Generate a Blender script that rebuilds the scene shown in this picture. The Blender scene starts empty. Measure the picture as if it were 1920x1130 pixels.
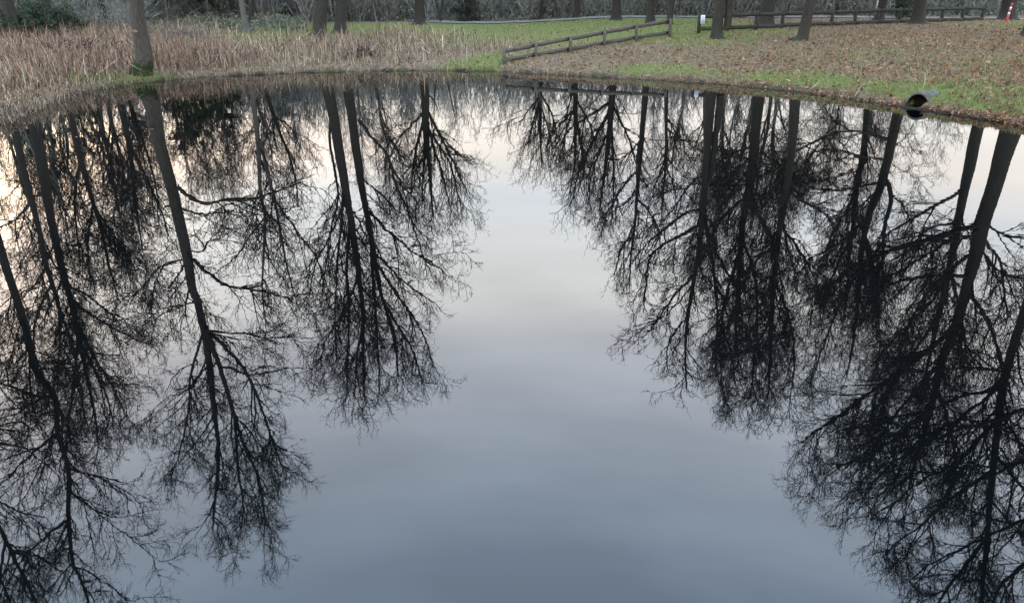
import bpy, math, random
import numpy as np
from math import radians as R

# ------------------------------------------------------------------ camera, sky, sun, exposure
CAM_H = 3.1
PITCH = R(22.0)
FPX = 1450.0
scene = bpy.context.scene
cam_data = bpy.data.cameras.new('camera')
cam = bpy.data.objects.new('camera', cam_data)
scene.collection.objects.link(cam)
cam.location = (0, 0, CAM_H)
cam.rotation_euler = (R(90) - PITCH, 0, 0)
cam_data.sensor_fit = 'HORIZONTAL'
cam_data.sensor_width = 36.0
cam_data.lens = 36.0 * FPX / 1920.0
cam_data.clip_end = 2000
scene.camera = cam

SUN_AZ = R(-41)      # left of the view direction (+Y)
SUN_EL = R(11)
world = bpy.data.worlds.new('World')
scene.world = world
world.use_nodes = True
wn = world.node_tree.nodes
wl = world.node_tree.links
wn.clear()
w_out = wn.new('ShaderNodeOutputWorld')
w_bg = wn.new('ShaderNodeBackground')
w_bg.inputs['Strength'].default_value = 0.13
wl.new(w_bg.outputs[0], w_out.inputs[0])
sky = wn.new('ShaderNodeTexSky')
sky.sky_type = 'NISHITA'
sky.sun_disc = False
sky.sun_elevation = SUN_EL
sky.sun_rotation = SUN_AZ
sky.altitude = 0
sky.air_density = 1.0
sky.dust_density = 1.5
sky.ozone_density = 1.0
# thin high cloud veil over the clear sky
tc = wn.new('ShaderNodeTexCoord')
sep = wn.new('ShaderNodeSeparateXYZ')
wl.new(tc.outputs['Generated'], sep.inputs[0])
mp = wn.new('ShaderNodeMapping')
mp.inputs['Scale'].default_value = (1.6, 1.6, 7.0)
mp.inputs['Rotation'].default_value = (R(6), R(-4), R(20))
wl.new(tc.outputs['Generated'], mp.inputs[0])
nz = wn.new('ShaderNodeTexNoise')
nz.inputs['Scale'].default_value = 1.3
nz.inputs['Detail'].default_value = 5
nz.inputs['Roughness'].default_value = 0.5
wl.new(mp.outputs[0], nz.inputs['Vector'])
cr = wn.new('ShaderNodeValToRGB')
cr.color_ramp.elements[0].position = 0.40
cr.color_ramp.elements[0].color = (0.74, 0.74, 0.74, 1)
cr.color_ramp.elements[1].position = 0.66
cr.color_ramp.elements[1].color = (0.96, 0.96, 0.96, 1)
wl.new(nz.outputs['Fac'], cr.inputs[0])
# colour of the veil: by elevation, peach low down, then white, then blue grey
ev = wn.new('ShaderNodeValToRGB')
els = ev.color_ramp.elements
els[0].position = 0.0
els[0].color = (0.34, 0.315, 0.295, 1)
els[1].position = 1.0
els[1].color = (0.44, 0.57, 0.80, 1)
for pos, col in ((0.15, (0.44, 0.415, 0.39, 1)), (0.19, (0.52, 0.475, 0.44, 1)), (0.25, (0.485, 0.515, 0.545, 1)), (0.30, (0.67, 0.685, 0.69, 1)),
                 (0.36, (0.83, 0.83, 0.82, 1)), (0.42, (0.69, 0.72, 0.78, 1)), (0.495, (0.75, 0.83, 0.96, 1)), (0.574, (0.70, 0.84, 1.02, 1)), (0.65, (0.63, 0.81, 1.06, 1))):
    e = els.new(pos)
    e.color = col
wl.new(sep.outputs['Z'], ev.inputs[0])
veil = wn.new('ShaderNodeMixRGB')
veil.blend_type = 'MULTIPLY'
veil.inputs[0].default_value = 1.0
veil.inputs[2].default_value = (23.0, 23.0, 23.0, 1)
wl.new(ev.outputs[0], veil.inputs[1])
mixw = wn.new('ShaderNodeMixRGB')
wl.new(cr.outputs[0], mixw.inputs[0])
wl.new(sky.outputs[0], mixw.inputs[1])
wl.new(veil.outputs[0], mixw.inputs[2])
# warm light of the low sun spreading through the cloud around it
dot = wn.new('ShaderNodeVectorMath')
dot.operation = 'DOT_PRODUCT'
dot.inputs[1].default_value = (math.sin(SUN_AZ) * math.cos(SUN_EL), math.cos(SUN_AZ) * math.cos(SUN_EL), math.sin(SUN_EL))
wl.new(tc.outputs['Generated'], dot.inputs[0])
mx0 = wn.new('ShaderNodeMath')
mx0.operation = 'MAXIMUM'
mx0.inputs[1].default_value = 0.0
wl.new(dot.outputs['Value'], mx0.inputs[0])
pw = wn.new('ShaderNodeMath')
pw.operation = 'POWER'
pw.inputs[1].default_value = 55.0
wl.new(mx0.outputs[0], pw.inputs[0])
glow = wn.new('ShaderNodeMixRGB')
glow.blend_type = 'ADD'
wl.new(pw.outputs[0], glow.inputs[0])
wl.new(mixw.outputs[0], glow.inputs[1])
glow.inputs[2].default_value = (15.0, 8.0, 4.0, 1)
# low bank of cloud lit peach on the sunset side
doth = wn.new('ShaderNodeVectorMath')
doth.operation = 'DOT_PRODUCT'
doth.inputs[1].default_value = (math.sin(SUN_AZ), math.cos(SUN_AZ), 0)
wl.new(tc.outputs['Generated'], doth.inputs[0])
mxh = wn.new('ShaderNodeMath')
mxh.operation = 'MAXIMUM'
mxh.inputs[1].default_value = 0.0
wl.new(doth.outputs['Value'], mxh.inputs[0])
pwh = wn.new('ShaderNodeMath')
pwh.operation = 'POWER'
pwh.inputs[1].default_value = 9.0
wl.new(mxh.outputs[0], pwh.inputs[0])
bank = wn.new('ShaderNodeValToRGB')
be = bank.color_ramp.elements
be[0].position, be[0].color = 0.05, (0, 0, 0, 1)
be[1].position, be[1].color = 0.33, (0, 0, 0, 1)
for pos, c_ in ((0.14, (0.9, 0.62, 0.38, 1)), (0.185, (1.0, 0.66, 0.42, 1)), (0.23, (0.75, 0.66, 0.55, 1))):
    e = be.new(pos)
    e.color = c_
wl.new(sep.outputs['Z'], bank.inputs[0])
bk = wn.new('ShaderNodeMixRGB')
bk.blend_type = 'MULTIPLY'
bk.inputs[0].default_value = 1.0
wl.new(bank.outputs[0], bk.inputs[1])
bk.inputs[2].default_value = (11.0, 11.0, 11.0, 1)
addb = wn.new('ShaderNodeMixRGB')
addb.blend_type = 'ADD'
wl.new(pwh.outputs[0], addb.inputs[0])
wl.new(glow.outputs[0], addb.inputs[1])
wl.new(bk.outputs[0], addb.inputs[2])
wl.new(addb.outputs[0], w_bg.inputs[0])

sun_data = bpy.data.lights.new('sun', 'SUN')
sun_data.energy = 0.9
sun_data.angle = R(12)
sun_data.color = (1.0, 0.9, 0.78)
sun = bpy.data.objects.new('sun', sun_data)
scene.collection.objects.link(sun)
# points from the sun's place in the sky towards the pond
sun.rotation_euler = (R(90) - SUN_EL, 0, R(180) - SUN_AZ)

scene.view_settings.view_transform = 'Standard'
scene.view_settings.look = 'None'
scene.view_settings.exposure = 0.9
scene.view_settings.gamma = 1.0
scene.view_settings.use_curve_mapping = False
scene.cycles.max_bounces = 4
scene.cycles.diffuse_bounces = 1
scene.cycles.glossy_bounces = 2
scene.cycles.transmission_bounces = 1
scene.cycles.caustics_reflective = False
scene.cycles.caustics_refractive = False
scene.cycles.use_adaptive_sampling = True
scene.cycles.adaptive_threshold = 0.02
scene.cycles.use_denoising = True

rng = np.random.default_rng(7)
random.seed(7)
C = scene.collection

# ------------------------------------------------------------------ helpers
SP, CP = math.sin(PITCH), math.cos(PITCH)


def ray(px, py):
    u = (px - 960.0) / FPX
    v = (py - 565.0) / FPX
    return u, CP - v * SP, SP + v * CP       # lateral, forward, down


def at_ground(px, py, z):
    """world x, y where the sight line through a photo pixel meets height z"""
    u, f, d = ray(px, py)
    t = (CAM_H - z) / d
    return u * t, f * t


def at_depth(px, py, y):
    """point at distance y seen directly"""
    u, f, d = ray(px, py)
    t = y / f
    return np.array([u * t, y, CAM_H - d * t])


def mirrored(px, py, y):
    """point at distance y that is seen reflected in the pond"""
    u, f, d = ray(px, py)
    t = y / f
    return np.array([u * t, y, d * t - CAM_H])


def mesh_np(name, V, quads=None, tris=None, mat=None, smooth=False, color=None):
    me = bpy.data.meshes.new(name)
    V = np.asarray(V, dtype=np.float32).reshape(-1, 3)
    nq = 0 if quads is None else len(quads)
    nt = 0 if tris is None else len(tris)
    me.vertices.add(len(V))
    me.vertices.foreach_set('co', V.ravel())
    loops = []
    if nq:
        loops.append(np.asarray(quads, dtype=np.int32).ravel())
    if nt:
        loops.append(np.asarray(tris, dtype=np.int32).ravel())
    loops = np.concatenate(loops)
    me.loops.add(len(loops))
    me.loops.foreach_set('vertex_index', loops)
    me.polygons.add(nq + nt)
    starts = np.concatenate([np.arange(nq) * 4, nq * 4 + np.arange(nt) * 3]).astype(np.int32)
    me.polygons.foreach_set('loop_start', starts)
    if smooth:
        me.polygons.foreach_set('use_smooth', np.ones(nq + nt, dtype=bool))
    if color is not None:
        at = me.color_attributes.new('tint', 'FLOAT_COLOR', 'POINT')
        c = np.ones((len(V), 4), dtype=np.float32)
        c[:, :3] = color
        at.data.foreach_set('color', c.ravel())
    me.update(calc_edges=True)
    if mat is not None:
        me.materials.append(mat)
    return me


def link(name, me, parent=None, loc=None):
    o = bpy.data.objects.new(name, me)
    C.objects.link(o)
    if parent is not None:
        o.parent = parent
    if loc is not None:
        o.location = loc
    return o


def tag(o, label=None, cat=None, group=None, kind=None):
    if label:
        o['label'] = label
    if cat:
        o['category'] = cat
    if group:
        o['group'] = group
    if kind:
        o['kind'] = kind
    return o


def tubes(P, Rad, sides, tip=True):
    """P (N,n,3) centre lines, Rad (N,n): returns verts, quads, tris"""
    N, n, _ = P.shape
    T = np.empty_like(P)
    T[:, 1:-1] = P[:, 2:] - P[:, :-2]
    T[:, 0] = P[:, 1] - P[:, 0]
    T[:, -1] = P[:, -1] - P[:, -2]
    T /= np.linalg.norm(T, axis=2, keepdims=True) + 1e-9
    ref = np.array([0.13, 0.97, 0.21])
    U = np.cross(T, ref)
    U /= np.linalg.norm(U, axis=2, keepdims=True) + 1e-9
    W = np.cross(T, U)
    rings = n - 1 if tip else n
    a = np.arange(sides) * 2 * math.pi / sides
    ca, sa = np.cos(a), np.sin(a)
    V = (P[:, :rings, None, :] + Rad[:, :rings, None, None] *
         (U[:, :rings, None, :] * ca[None, None, :, None] + W[:, :rings, None, :] * sa[None, None, :, None]))
    V = V.reshape(N, rings * sides, 3)
    per = rings * sides
    if tip:
        V = np.concatenate([V, P[:, -1:, :]], axis=1)
        per += 1
    base = (np.arange(N) * per)[:, None]
    k = np.arange(sides)
    k2 = (k + 1) % sides
    q = []
    for r in range(rings - 1):
        q.append(np.stack([r * sides + k, r * sides + k2, (r + 1) * sides + k2, (r + 1) * sides + k], axis=1))
    quads = None
    if q:
        q = np.concatenate(q)
        quads = (base[:, :, None] + q[None]).reshape(-1, 4)
    tris = None
    if tip:
        r = rings - 1
        t = np.stack([r * sides + k, r * sides + k2, np.full(sides, per - 1)], axis=1)
        tris = (base[:, :, None] + t[None]).reshape(-1, 3)
    return V.reshape(-1, 3), quads, tris


def join(parts):
    Vs, Qs, Ts, off = [], [], [], 0
    for v, q, t in parts:
        Vs.append(v)
        if q is not None and len(q):
            Qs.append(q + off)
        if t is not None and len(t):
            Ts.append(t + off)
        off += len(v)
    return (np.concatenate(Vs), np.concatenate(Qs) if Qs else None, np.concatenate(Ts) if Ts else None)


def box(cx, cy, cz, sx, sy, sz):
    s = np.array([[-1, -1, -1], [1, -1, -1], [1, 1, -1], [-1, 1, -1], [-1, -1, 1], [1, -1, 1], [1, 1, 1], [-1, 1, 1]], float)
    V = s * np.array([sx, sy, sz]) / 2 + np.array([cx, cy, cz])
    q = np.array([[0, 3, 2, 1], [4, 5, 6, 7], [0, 1, 5, 4], [1, 2, 6, 5], [2, 3, 7, 6], [3, 0, 4, 7]])
    return V, q, None


# ------------------------------------------------------------------ materials
def new_mat(name):
    m = bpy.data.materials.new(name)
    m.use_nodes = True
    nt = m.node_tree
    nt.nodes.clear()
    out = nt.nodes.new('ShaderNodeOutputMaterial')
    b = nt.nodes.new('ShaderNodeBsdfPrincipled')
    nt.links.new(b.outputs[0], out.inputs[0])
    return m, nt, b


def noise(nt, scale, detail=4, rough=0.6, coord='Object', vec_scale=None):
    t = nt.nodes.new('ShaderNodeTexCoord')
    n = nt.nodes.new('ShaderNodeTexNoise')
    n.inputs['Scale'].default_value = scale
    n.inputs['Detail'].default_value = detail
    n.inputs['Roughness'].default_value = rough
    if vec_scale:
        mpn = nt.nodes.new('ShaderNodeMapping')
        mpn.inputs['Scale'].default_value = vec_scale
        nt.links.new(t.outputs[coord], mpn.inputs[0])
        nt.links.new(mpn.outputs[0], n.inputs['Vector'])
    else:
        nt.links.new(t.outputs[coord], n.inputs['Vector'])
    return n


def ramp(nt, src, stops):
    r = nt.nodes.new('ShaderNodeValToRGB')
    e = r.color_ramp.elements
    e[0].position, e[0].color = stops[0][0], (*stops[0][1], 1)
    e[1].position, e[1].color = stops[-1][0], (*stops[-1][1], 1)
    for p, c in stops[1:-1]:
        x = e.new(p)
        x.color = (*c, 1)
    nt.links.new(src, r.inputs[0])
    return r


def bump(nt, b, src, strength, dist):
    bp = nt.nodes.new('ShaderNodeBump')
    bp.inputs['Strength'].default_value = strength
    bp.inputs['Distance'].default_value = dist
    nt.links.new(src, bp.inputs['Height'])
    nt.links.new(bp.outputs[0], b.inputs['Normal'])


def mat_bark(name, c0, c1, moss=None, moss_h=0.0):
    m, nt, b = new_mat(name)
    n = noise(nt, 5.0, 7, 0.72, vec_scale=(4.5, 4.5, 0.8))
    r = ramp(nt, n.outputs['Fac'], [(0.3, c0), (0.7, c1)])
    col = r.outputs[0]
    if moss:
        t = nt.nodes.new('ShaderNodeTexCoord')
        s = nt.nodes.new('ShaderNodeSeparateXYZ')
        nt.links.new(t.outputs['Object'], s.inputs[0])
        n2 = noise(nt, 4.2, 6, 0.7)
        ma = nt.nodes.new('ShaderNodeMath')
        ma.operation = 'MULTIPLY_ADD'
        ma.inputs[1].default_value = 1.9 * moss_h
        nt.links.new(n2.outputs['Fac'], ma.inputs[0])
        neg = nt.nodes.new('ShaderNodeMath')
        neg.operation = 'MULTIPLY'
        neg.inputs[1].default_value = -1.0
        nt.links.new(s.outputs['Z'], neg.inputs[0])
        nt.links.new(neg.outputs[0], ma.inputs[2])
        mask = ramp(nt, ma.outputs[0], [(0.0, (0, 0, 0)), (0.2, (1, 1, 1))])
        mx = nt.nodes.new('ShaderNodeMixRGB')
        nt.links.new(mask.outputs[0], mx.inputs[0])
        nt.links.new(col, mx.inputs[1])
        mx.inputs[2].default_value = (*moss, 1)
        col = mx.outputs[0]
    nt.links.new(col, b.inputs['Base Color'])
    b.inputs['Roughness'].default_value = 0.9
    b.inputs['Specular IOR Level'].default_value = 0.15
    bump(nt, b, n.outputs['Fac'], 0.8, 0.03)
    return m


def mat_plain(name, c0, c1, scale=3.0, rough=0.9, spec=0.2, bumpd=0.0, vec=None):
    m, nt, b = new_mat(name)
    n = noise(nt, scale, 1 if 'twig' in name else 5, 0.6, vec_scale=vec)
    r = ramp(nt, n.outputs['Fac'], [(0.3, c0), (0.7, c1)])
    nt.links.new(r.outputs[0], b.inputs['Base Color'])
    b.inputs['Roughness'].default_value = rough
    b.inputs['Specular IOR Level'].default_value = spec
    if bumpd:
        bump(nt, b, n.outputs['Fac'], 0.7, bumpd)
    return m


def mat_tint(name, rough=0.85, spec=0.15, transl=0.0):
    """colour taken from a per-piece tint (the piece's own colour)"""
    m, nt, b = new_mat(name)
    a = nt.nodes.new('ShaderNodeAttribute')
    a.attribute_name = 'tint'
    nt.links.new(a.outputs['Color'], b.inputs['Base Color'])
    b.inputs['Roughness'].default_value = rough
    b.inputs['Specular IOR Level'].default_value = spec
    if transl:
        tr = nt.nodes.new('ShaderNodeBsdfTranslucent')
        nt.links.new(a.outputs['Color'], tr.inputs[0])
        mx = nt.nodes.new('ShaderNodeMixShader')
        mx.inputs[0].default_value = transl
        nt.links.new(b.outputs[0], mx.inputs[1])
        nt.links.new(tr.outputs[0], mx.inputs[2])
        out = [x for x in nt.nodes if x.type == 'OUTPUT_MATERIAL'][0]
        nt.links.new(mx.outputs[0], out.inputs[0])
    return m


M_BARK = mat_bark('bark_grey', (0.02, 0.019, 0.016), (0.06, 0.055, 0.045))
M_BARK_MOSS = mat_bark('bark_moss', (0.035, 0.032, 0.027), (0.10, 0.09, 0.076), (0.02, 0.03, 0.01), 0.55)
M_BARK_PALE = mat_bark('bark_pale', (0.06, 0.057, 0.05), (0.17, 0.16, 0.14))
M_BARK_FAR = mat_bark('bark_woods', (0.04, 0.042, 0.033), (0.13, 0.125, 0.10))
M_TWIG = mat_plain('twigs', (0.02, 0.017, 0.015), (0.042, 0.035, 0.03), 2.0)
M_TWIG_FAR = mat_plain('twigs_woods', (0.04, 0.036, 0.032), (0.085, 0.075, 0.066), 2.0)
M_TINT = mat_tint('dry_blades', transl=0.25)
M_LEAF = mat_tint('leaf_tint', transl=0.2)

# ------------------------------------------------------------------ pond shore and terrain
shore_px = [(0, 232), (60, 207), (120, 184), (170, 171), (250, 158), (330, 149), (420, 143), (560, 137), (700, 133.5),
            (800, 132.5), (930, 134), (1050, 140), (1150, 146), (1260, 152), (1400, 162), (1500, 172), (1600, 186),
            (1690, 201), (1760, 210), (1830, 221), (1920, 236)]
shore = [at_ground(px, py, 0.0) for px, py in shore_px]
shore = [(-19.5, -9.0), (-19.5, 2.0), (-17.5, 9.0), (-14.8, 15.0)] + shore + [(14.6, 14.5), (17.0, 8.0), (18.5, 2.0), (18.5, -9.0), (0, -11)]
SH = np.array(shore)


def shore_dist(x, y):
    """signed distance to the waterline, positive on land"""
    x = np.asarray(x, float)
    y = np.asarray(y, float)
    A = SH
    B = np.roll(SH, -1, axis=0)
    best = np.full(x.shape, 1e9)
    inside = np.zeros(x.shape, bool)
    for (ax, ay), (bx, by) in zip(A, B):
        dx, dy = bx - ax, by - ay
        t = np.clip(((x - ax) * dx + (y - ay) * dy) / (dx * dx + dy * dy), 0, 1)
        d = np.hypot(x - ax - t * dx, y - ay - t * dy)
        best = np.minimum(best, d)
        cond = ((ay > y) != (by > y)) & (x < (bx - ax) * (y - ay) / (by - ay + 1e-12) + ax)
        inside ^= cond
    return np.where(inside, -best, best)


def wob(x, y):
    return (np.sin(x * 1.7 + y * 0.9) * np.cos(y * 1.3 - x * 0.6) * 0.5 + np.sin(x * 4.1 - y * 2.3) * 0.25
            + np.sin(x * 0.43 + 1.3) * np.cos(y * 0.37) * 0.8)


def ground_z(x, y):
    x = np.asarray(x, float)
    y = np.asarray(y, float)
    d = shore_dist(x, y) + 0.10 * np.sin(x * 2.3) + 0.09 * np.sin(x * 5.9 + y * 3.1) + 0.07 * np.sin(x * 11.3 - y * 7.0)
    side = 1 / (1 + np.exp(-(x - 3.0) / 2.0))
    gmax = 0.72 * (1 - side) + 1.12 * side
    L = 5.5 * (1 - side) + 5.0 * side
    land = 0.10 + gmax * (1 - np.exp(-np.maximum(d, 0) / L)) + 0.035 * wob(x, y)
    land = np.minimum(land, 0.012 + np.maximum(d, 0) * 0.3)
    wet = -0.03 + np.minimum(d, 0) * 0.45
    z = np.where(d > 0, land, np.maximum(wet, -1.6))
    # bed scoured where the culvert runs out
    px0, py0 = at_ground(1719, 199.5, 0.0)
    al = (x - px0) * 0.78 + (y - py0) * 0.62
    ac = np.abs(-(x - px0) * 0.62 + (y - py0) * 0.78)
    return np.where((al > -0.5) & (al < 0.75) & (ac < 0.27), np.minimum(z, -0.25), z)


# patches of living grass: px, py in the photo -> centre, with a radius across and along the view
green_px = [(215, 138, 0.35, 2.6, 1.5, 0.9), (330, 143, 0.15, 2.6, .6, .6), (905, 112, 0.35, 1.3, 1.2, 1.2),
            (560, 66, 0.7, 3.5, 6.0, 1.3), (600, 130, .12, 3, .5, .5), (780, 128, .12, 3, .5, .5),
            (1230, 62, 0.95, 6.5, 6.5, 1.4), (960, 62, .8, 7, 8, .8), (1190, 116, 0.55, 1.6, 0.8, 1.1), (1260, 124, 0.5, 1.6, .8, 1.2),
            (1340, 132, 0.5, 1.6, 0.8, 1.2), (1430, 135, 0.55, 1.6, 1.2, 1.2), (1490, 125, 0.75, 1.8, 1.6, .9),
            (1600, 155, 0.5, 1.6, 1.2, 1.2), (1700, 148, 0.7, 1.8, 1.6, .9), (1800, 160, 0.7, 1.6, 1.6, 1.1),
            (1880, 165, 0.7, 1.6, 1.6, 1.1), (1900, 52, 1.1, 4, 3, 1.0), (1850, 120, 0.9, 3, 2.5, .45), (1650, 100, .95, 4, 3, .3)]
greens = []
for px, py, z, rx, ry, k in green_px:
    gx, gy = at_ground(px, py, z)
    greens.append((gx, gy, rx, ry, k))


def green_mask(x, y):
    g = np.zeros(np.shape(x))
    for gx, gy, rx, ry, k in greens:
        g += k * np.exp(-((x - gx) / rx) ** 2 - ((y - gy) / ry) ** 2)
    x = np.asarray(x, float)
    y = np.asarray(y, float)
    # litter gathers along the water on the right, grass starts a step above it
    rim = np.clip((shore_dist(x, y) - 0.35) / 0.6, 0, 1)
    side = np.clip((x - 1.5) / 2.0, 0, 1)
    g = g * (1 - side * (1 - rim))
    # open lawn before the thicket
    g += 1.1 * np.clip((y - 45 - 1.5 * np.sin(x * 0.5)) / 3, 0, 1) * np.clip((x + 17) / 3, 0, 1) * np.clip((16 - x) / 5, 0, 1) * np.clip((59 - y) / 1.0, 0, 1)
    return np.clip(g - 0.12 + 0.26 * wob(np.asarray(x) * 1.7, np.asarray(y) * 1.9), 0, 1)


def axis(lo, hi, f0, f1, fine, grow=1.25):
    a = list(np.arange(f0, f1 + 1e-6, fine))
    s, x = fine, f0
    left = []
    while x > lo:
        s *= grow
        x -= s
        left.append(x)
    s, x = fine, a[-1]
    right = []
    while x < hi:
        s *= grow
        x += s
        right.append(x)
    return np.array(left[::-1] + a + right)


PIPE = at_ground(1719, 199.5, 0.0)
gx = axis(-600, 600, -30, 34, 0.36)
gy = axis(-300, 900, 10, 62, 0.36)
gx = np.unique(np.round(np.concatenate([gx, np.arange(PIPE[0] - 0.7, PIPE[0] + 1.6, 0.09)]), 3))
gy = np.unique(np.round(np.concatenate([gy, np.arange(PIPE[1] - 0.7, PIPE[1] + 1.5, 0.09)]), 3))
GX, GY = np.meshgrid(gx, gy)
GZ = ground_z(GX, GY)
nx, ny = len(gx), len(gy)
idx = np.arange(nx * ny).reshape(ny, nx)
gq = np.stack([idx[:-1, :-1], idx[:-1, 1:], idx[1:, 1:], idx[1:, :-1]], axis=-1).reshape(-1, 4)
gm = green_mask(GX, GY)
gcol = np.zeros((nx * ny, 3))
gcol[:, 0] = gm.ravel()
gcol[:, 1] = np.clip((GX.ravel() - 1) / 4, 0, 1)
sd = shore_dist(GX, GY).ravel()
gcol[:, 2] = np.clip(1 - sd / 0.28, 0, 1)


def mat_ground():
    m, nt, b = new_mat('ground_soil')
    a = nt.nodes.new('ShaderNodeAttribute')
    a.attribute_name = 'tint'
    s = nt.nodes.new('ShaderNodeSeparateColor')
    nt.links.new(a.outputs['Color'], s.inputs[0])
    n1 = noise(nt, 6.0, 8, 0.75)
    n2 = noise(nt, 0.9, 4, 0.6)
    litter = ramp(nt, n1.outputs['Fac'], [(0.28, (0.04, 0.032, 0.02)), (0.5, (0.14, 0.11, 0.065)), (0.72, (0.26, 0.205, 0.125))])
    straw = ramp(nt, n1.outputs['Fac'], [(0.28, (0.05, 0.04, 0.026)), (0.5, (0.17, 0.13, 0.085)), (0.72, (0.31, 0.24, 0.16))])
    grass = ramp(nt, n1.outputs['Fac'], [(0.28, (0.045, 0.048, 0.016)), (0.5, (0.12, 0.145, 0.042)), (0.74, (0.22, 0.23, 0.09))])
    mx = nt.nodes.new('ShaderNodeMixRGB')
    nt.links.new(s.outputs[1], mx.inputs[0])
    nt.links.new(straw.outputs[0], mx.inputs[1])
    nt.links.new(litter.outputs[0], mx.inputs[2])
    ad = nt.nodes.new('ShaderNodeMath')
    ad.operation = 'MULTIPLY_ADD'
    ad.inputs[1].default_value = 1.2
    nt.links.new(s.outputs[0], ad.inputs[0])
    sb = nt.nodes.new('ShaderNodeMath')
    sb.operation = 'SUBTRACT'
    sb.inputs[1].default_value = 0.62
    nt.links.new(n2.outputs['Fac'], sb.inputs[0])
    nt.links.new(sb.outputs[0], ad.inputs[2])
    mask = ramp(nt, ad.outputs[0], [(0.1, (0, 0, 0)), (0.55, (1, 1, 1))])
    mx2 = nt.nodes.new('ShaderNodeMixRGB')
    nt.links.new(mask.outputs[0], mx2.inputs[0])
    nt.links.new(mx.outputs[0], mx2.inputs[1])
    nt.links.new(grass.outputs[0], mx2.inputs[2])
    mx3 = nt.nodes.new('ShaderNodeMixRGB')
    nt.links.new(s.outputs[2], mx3.inputs[0])
    nt.links.new(mx2.outputs[0], mx3.inputs[1])
    mx3.inputs[2].default_value = (0.03, 0.024, 0.017, 1)
    nt.links.new(mx3.outputs[0], b.inputs['Base Color'])
    b.inputs['Roughness'].default_value = 0.95
    b.inputs['Specular IOR Level'].default_value = 0.1
    bump(nt, b, n1.outputs['Fac'], 1.0, 0.12)
    return m


ground = link('ground', mesh_np('ground', np.stack([GX, GY, GZ], -1), gq, None, mat_ground(), True, gcol))
tag(ground, 'grassy wooded bank sloping down to the pond', None, None, 'structure')


def mat_water():
    m, nt, b = new_mat('pond_water')
    b.inputs['Base Color'].default_value = (0.0012, 0.0016, 0.0018, 1)
    b.inputs['Roughness'].default_value = 0.012
    b.inputs['IOR'].default_value = 1.5
    n = noise(nt, 0.55, 3, 0.5, vec_scale=(1.0, 2.2, 1))
    n2 = noise(nt, 6.0, 2, 0.5, vec_scale=(0.7, 2.0, 1))
    ad = nt.nodes.new('ShaderNodeMath')
    ad.operation = 'MULTIPLY_ADD'
    ad.inputs[1].default_value = 0.06
    nt.links.new(n2.outputs['Fac'], ad.inputs[0])
    nt.links.new(n.outputs['Fac'], ad.inputs[2])
    n3 = noise(nt, 14.0, 2, 0.5, vec_scale=(0.35, 1.6, 1))
    n4 = noise(nt, 0.16, 2, 0.5)
    patch = ramp(nt, n4.outputs['Fac'], [(0.50, (0, 0, 0)), (0.66, (0.05, 0.05, 0.05))])
    ml = nt.nodes.new('ShaderNodeMath')
    ml.operation = 'MULTIPLY_ADD'
    nt.links.new(n3.outputs['Fac'], ml.inputs[0])
    nt.links.new(patch.outputs[0], ml.inputs[1])
    nt.links.new(ad.outputs[0], ml.inputs[2])
    bump(nt, b, ml.outputs[0], 1.0, 0.0010)
    return m


wx = np.linspace(-24, 24, 25)
wy = np.linspace(-14, 36, 26)
WX, WY = np.meshgrid(wx, wy)
widx = np.arange(WX.size).reshape(WX.shape)
wq = np.stack([widx[:-1, :-1], widx[:-1, 1:], widx[1:, 1:], widx[1:, :-1]], -1).reshape(-1, 4)
water = link('pond_water', mesh_np('pond_water', np.stack([WX, WY, np.zeros_like(WX)], -1), wq, None, mat_water(), True))
tag(water, 'still dark pond mirroring the bare trees and dusk sky', None, None, 'structure')

# footpath beyond the fences
pp = np.array([(-9, 67), (-6, 61), (-3.5, 58.8), (2, 58.5), (12, 59.5), (22, 58.5), (32, 55), (44, 49.5), (60, 42)], float)
tt = np.linspace(0, len(pp) - 1, 90)
cx = np.interp(tt, np.arange(len(pp)), pp[:, 0])
cy = np.interp(tt, np.arange(len(pp)), pp[:, 1])
tx, ty = np.gradient(cx), np.gradient(cy)
nl = np.hypot(tx, ty)
ox, oy = -ty / nl, tx / nl
rows = []
for s in (-1.5, -0.75, 0, 0.75, 1.5):
    X, Y = cx + ox * s, cy + oy * s
    rows.append(np.stack([X, Y, ground_z(X, Y) + 0.05], -1))
PV = np.stack(rows)
pi_ = np.arange(5 * 90).reshape(5, 90)
pq = np.stack([pi_[:-1, :-1], pi_[:-1, 1:], pi_[1:, 1:], pi_[1:, :-1]], -1).reshape(-1, 4)
path = link('path', mesh_np('path', PV, pq, None, mat_plain('path_asphalt', (0.13, 0.12, 0.11), (0.22, 0.205, 0.185), 4.0, 0.95, 0.05), True))
tag(path, 'pale grey footpath running behind the wooden fence', None, None, 'structure')

# ------------------------------------------------------------------ trees
UP = np.array([0, 0, 1.0])


def norm(v):
    return v / (np.linalg.norm(v, axis=-1, keepdims=True) + 1e-9)


def catmull(pts, per=5):
    pts = np.asarray(pts, float)
    P = np.concatenate([[2 * pts[0] - pts[1]], pts, [2 * pts[-1] - pts[-2]]])
    out = []
    for i in range(1, len(P) - 2):
        p0, p1, p2, p3 = P[i - 1], P[i], P[i + 1], P[i + 2]
        for k in range(per):
            t = k / per
            out.append(0.5 * ((2 * p1) + (-p0 + p2) * t + (2 * p0 - 5 * p1 + 4 * p2 - p3) * t * t + (-p0 + 3 * p1 - 3 * p2 + p3) * t ** 3))
    out.append(pts[-1])
    return np.array(out)


def resample(P, Rd, n):
    s = np.concatenate([[0], np.cumsum(np.linalg.norm(np.diff(P, axis=0), axis=1))])
    t = np.linspace(0, s[-1], n)
    Q = np.stack([np.interp(t, s, P[:, k]) for k in range(3)], -1)
    return Q, np.interp(t, s, Rd), s[-1]


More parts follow.
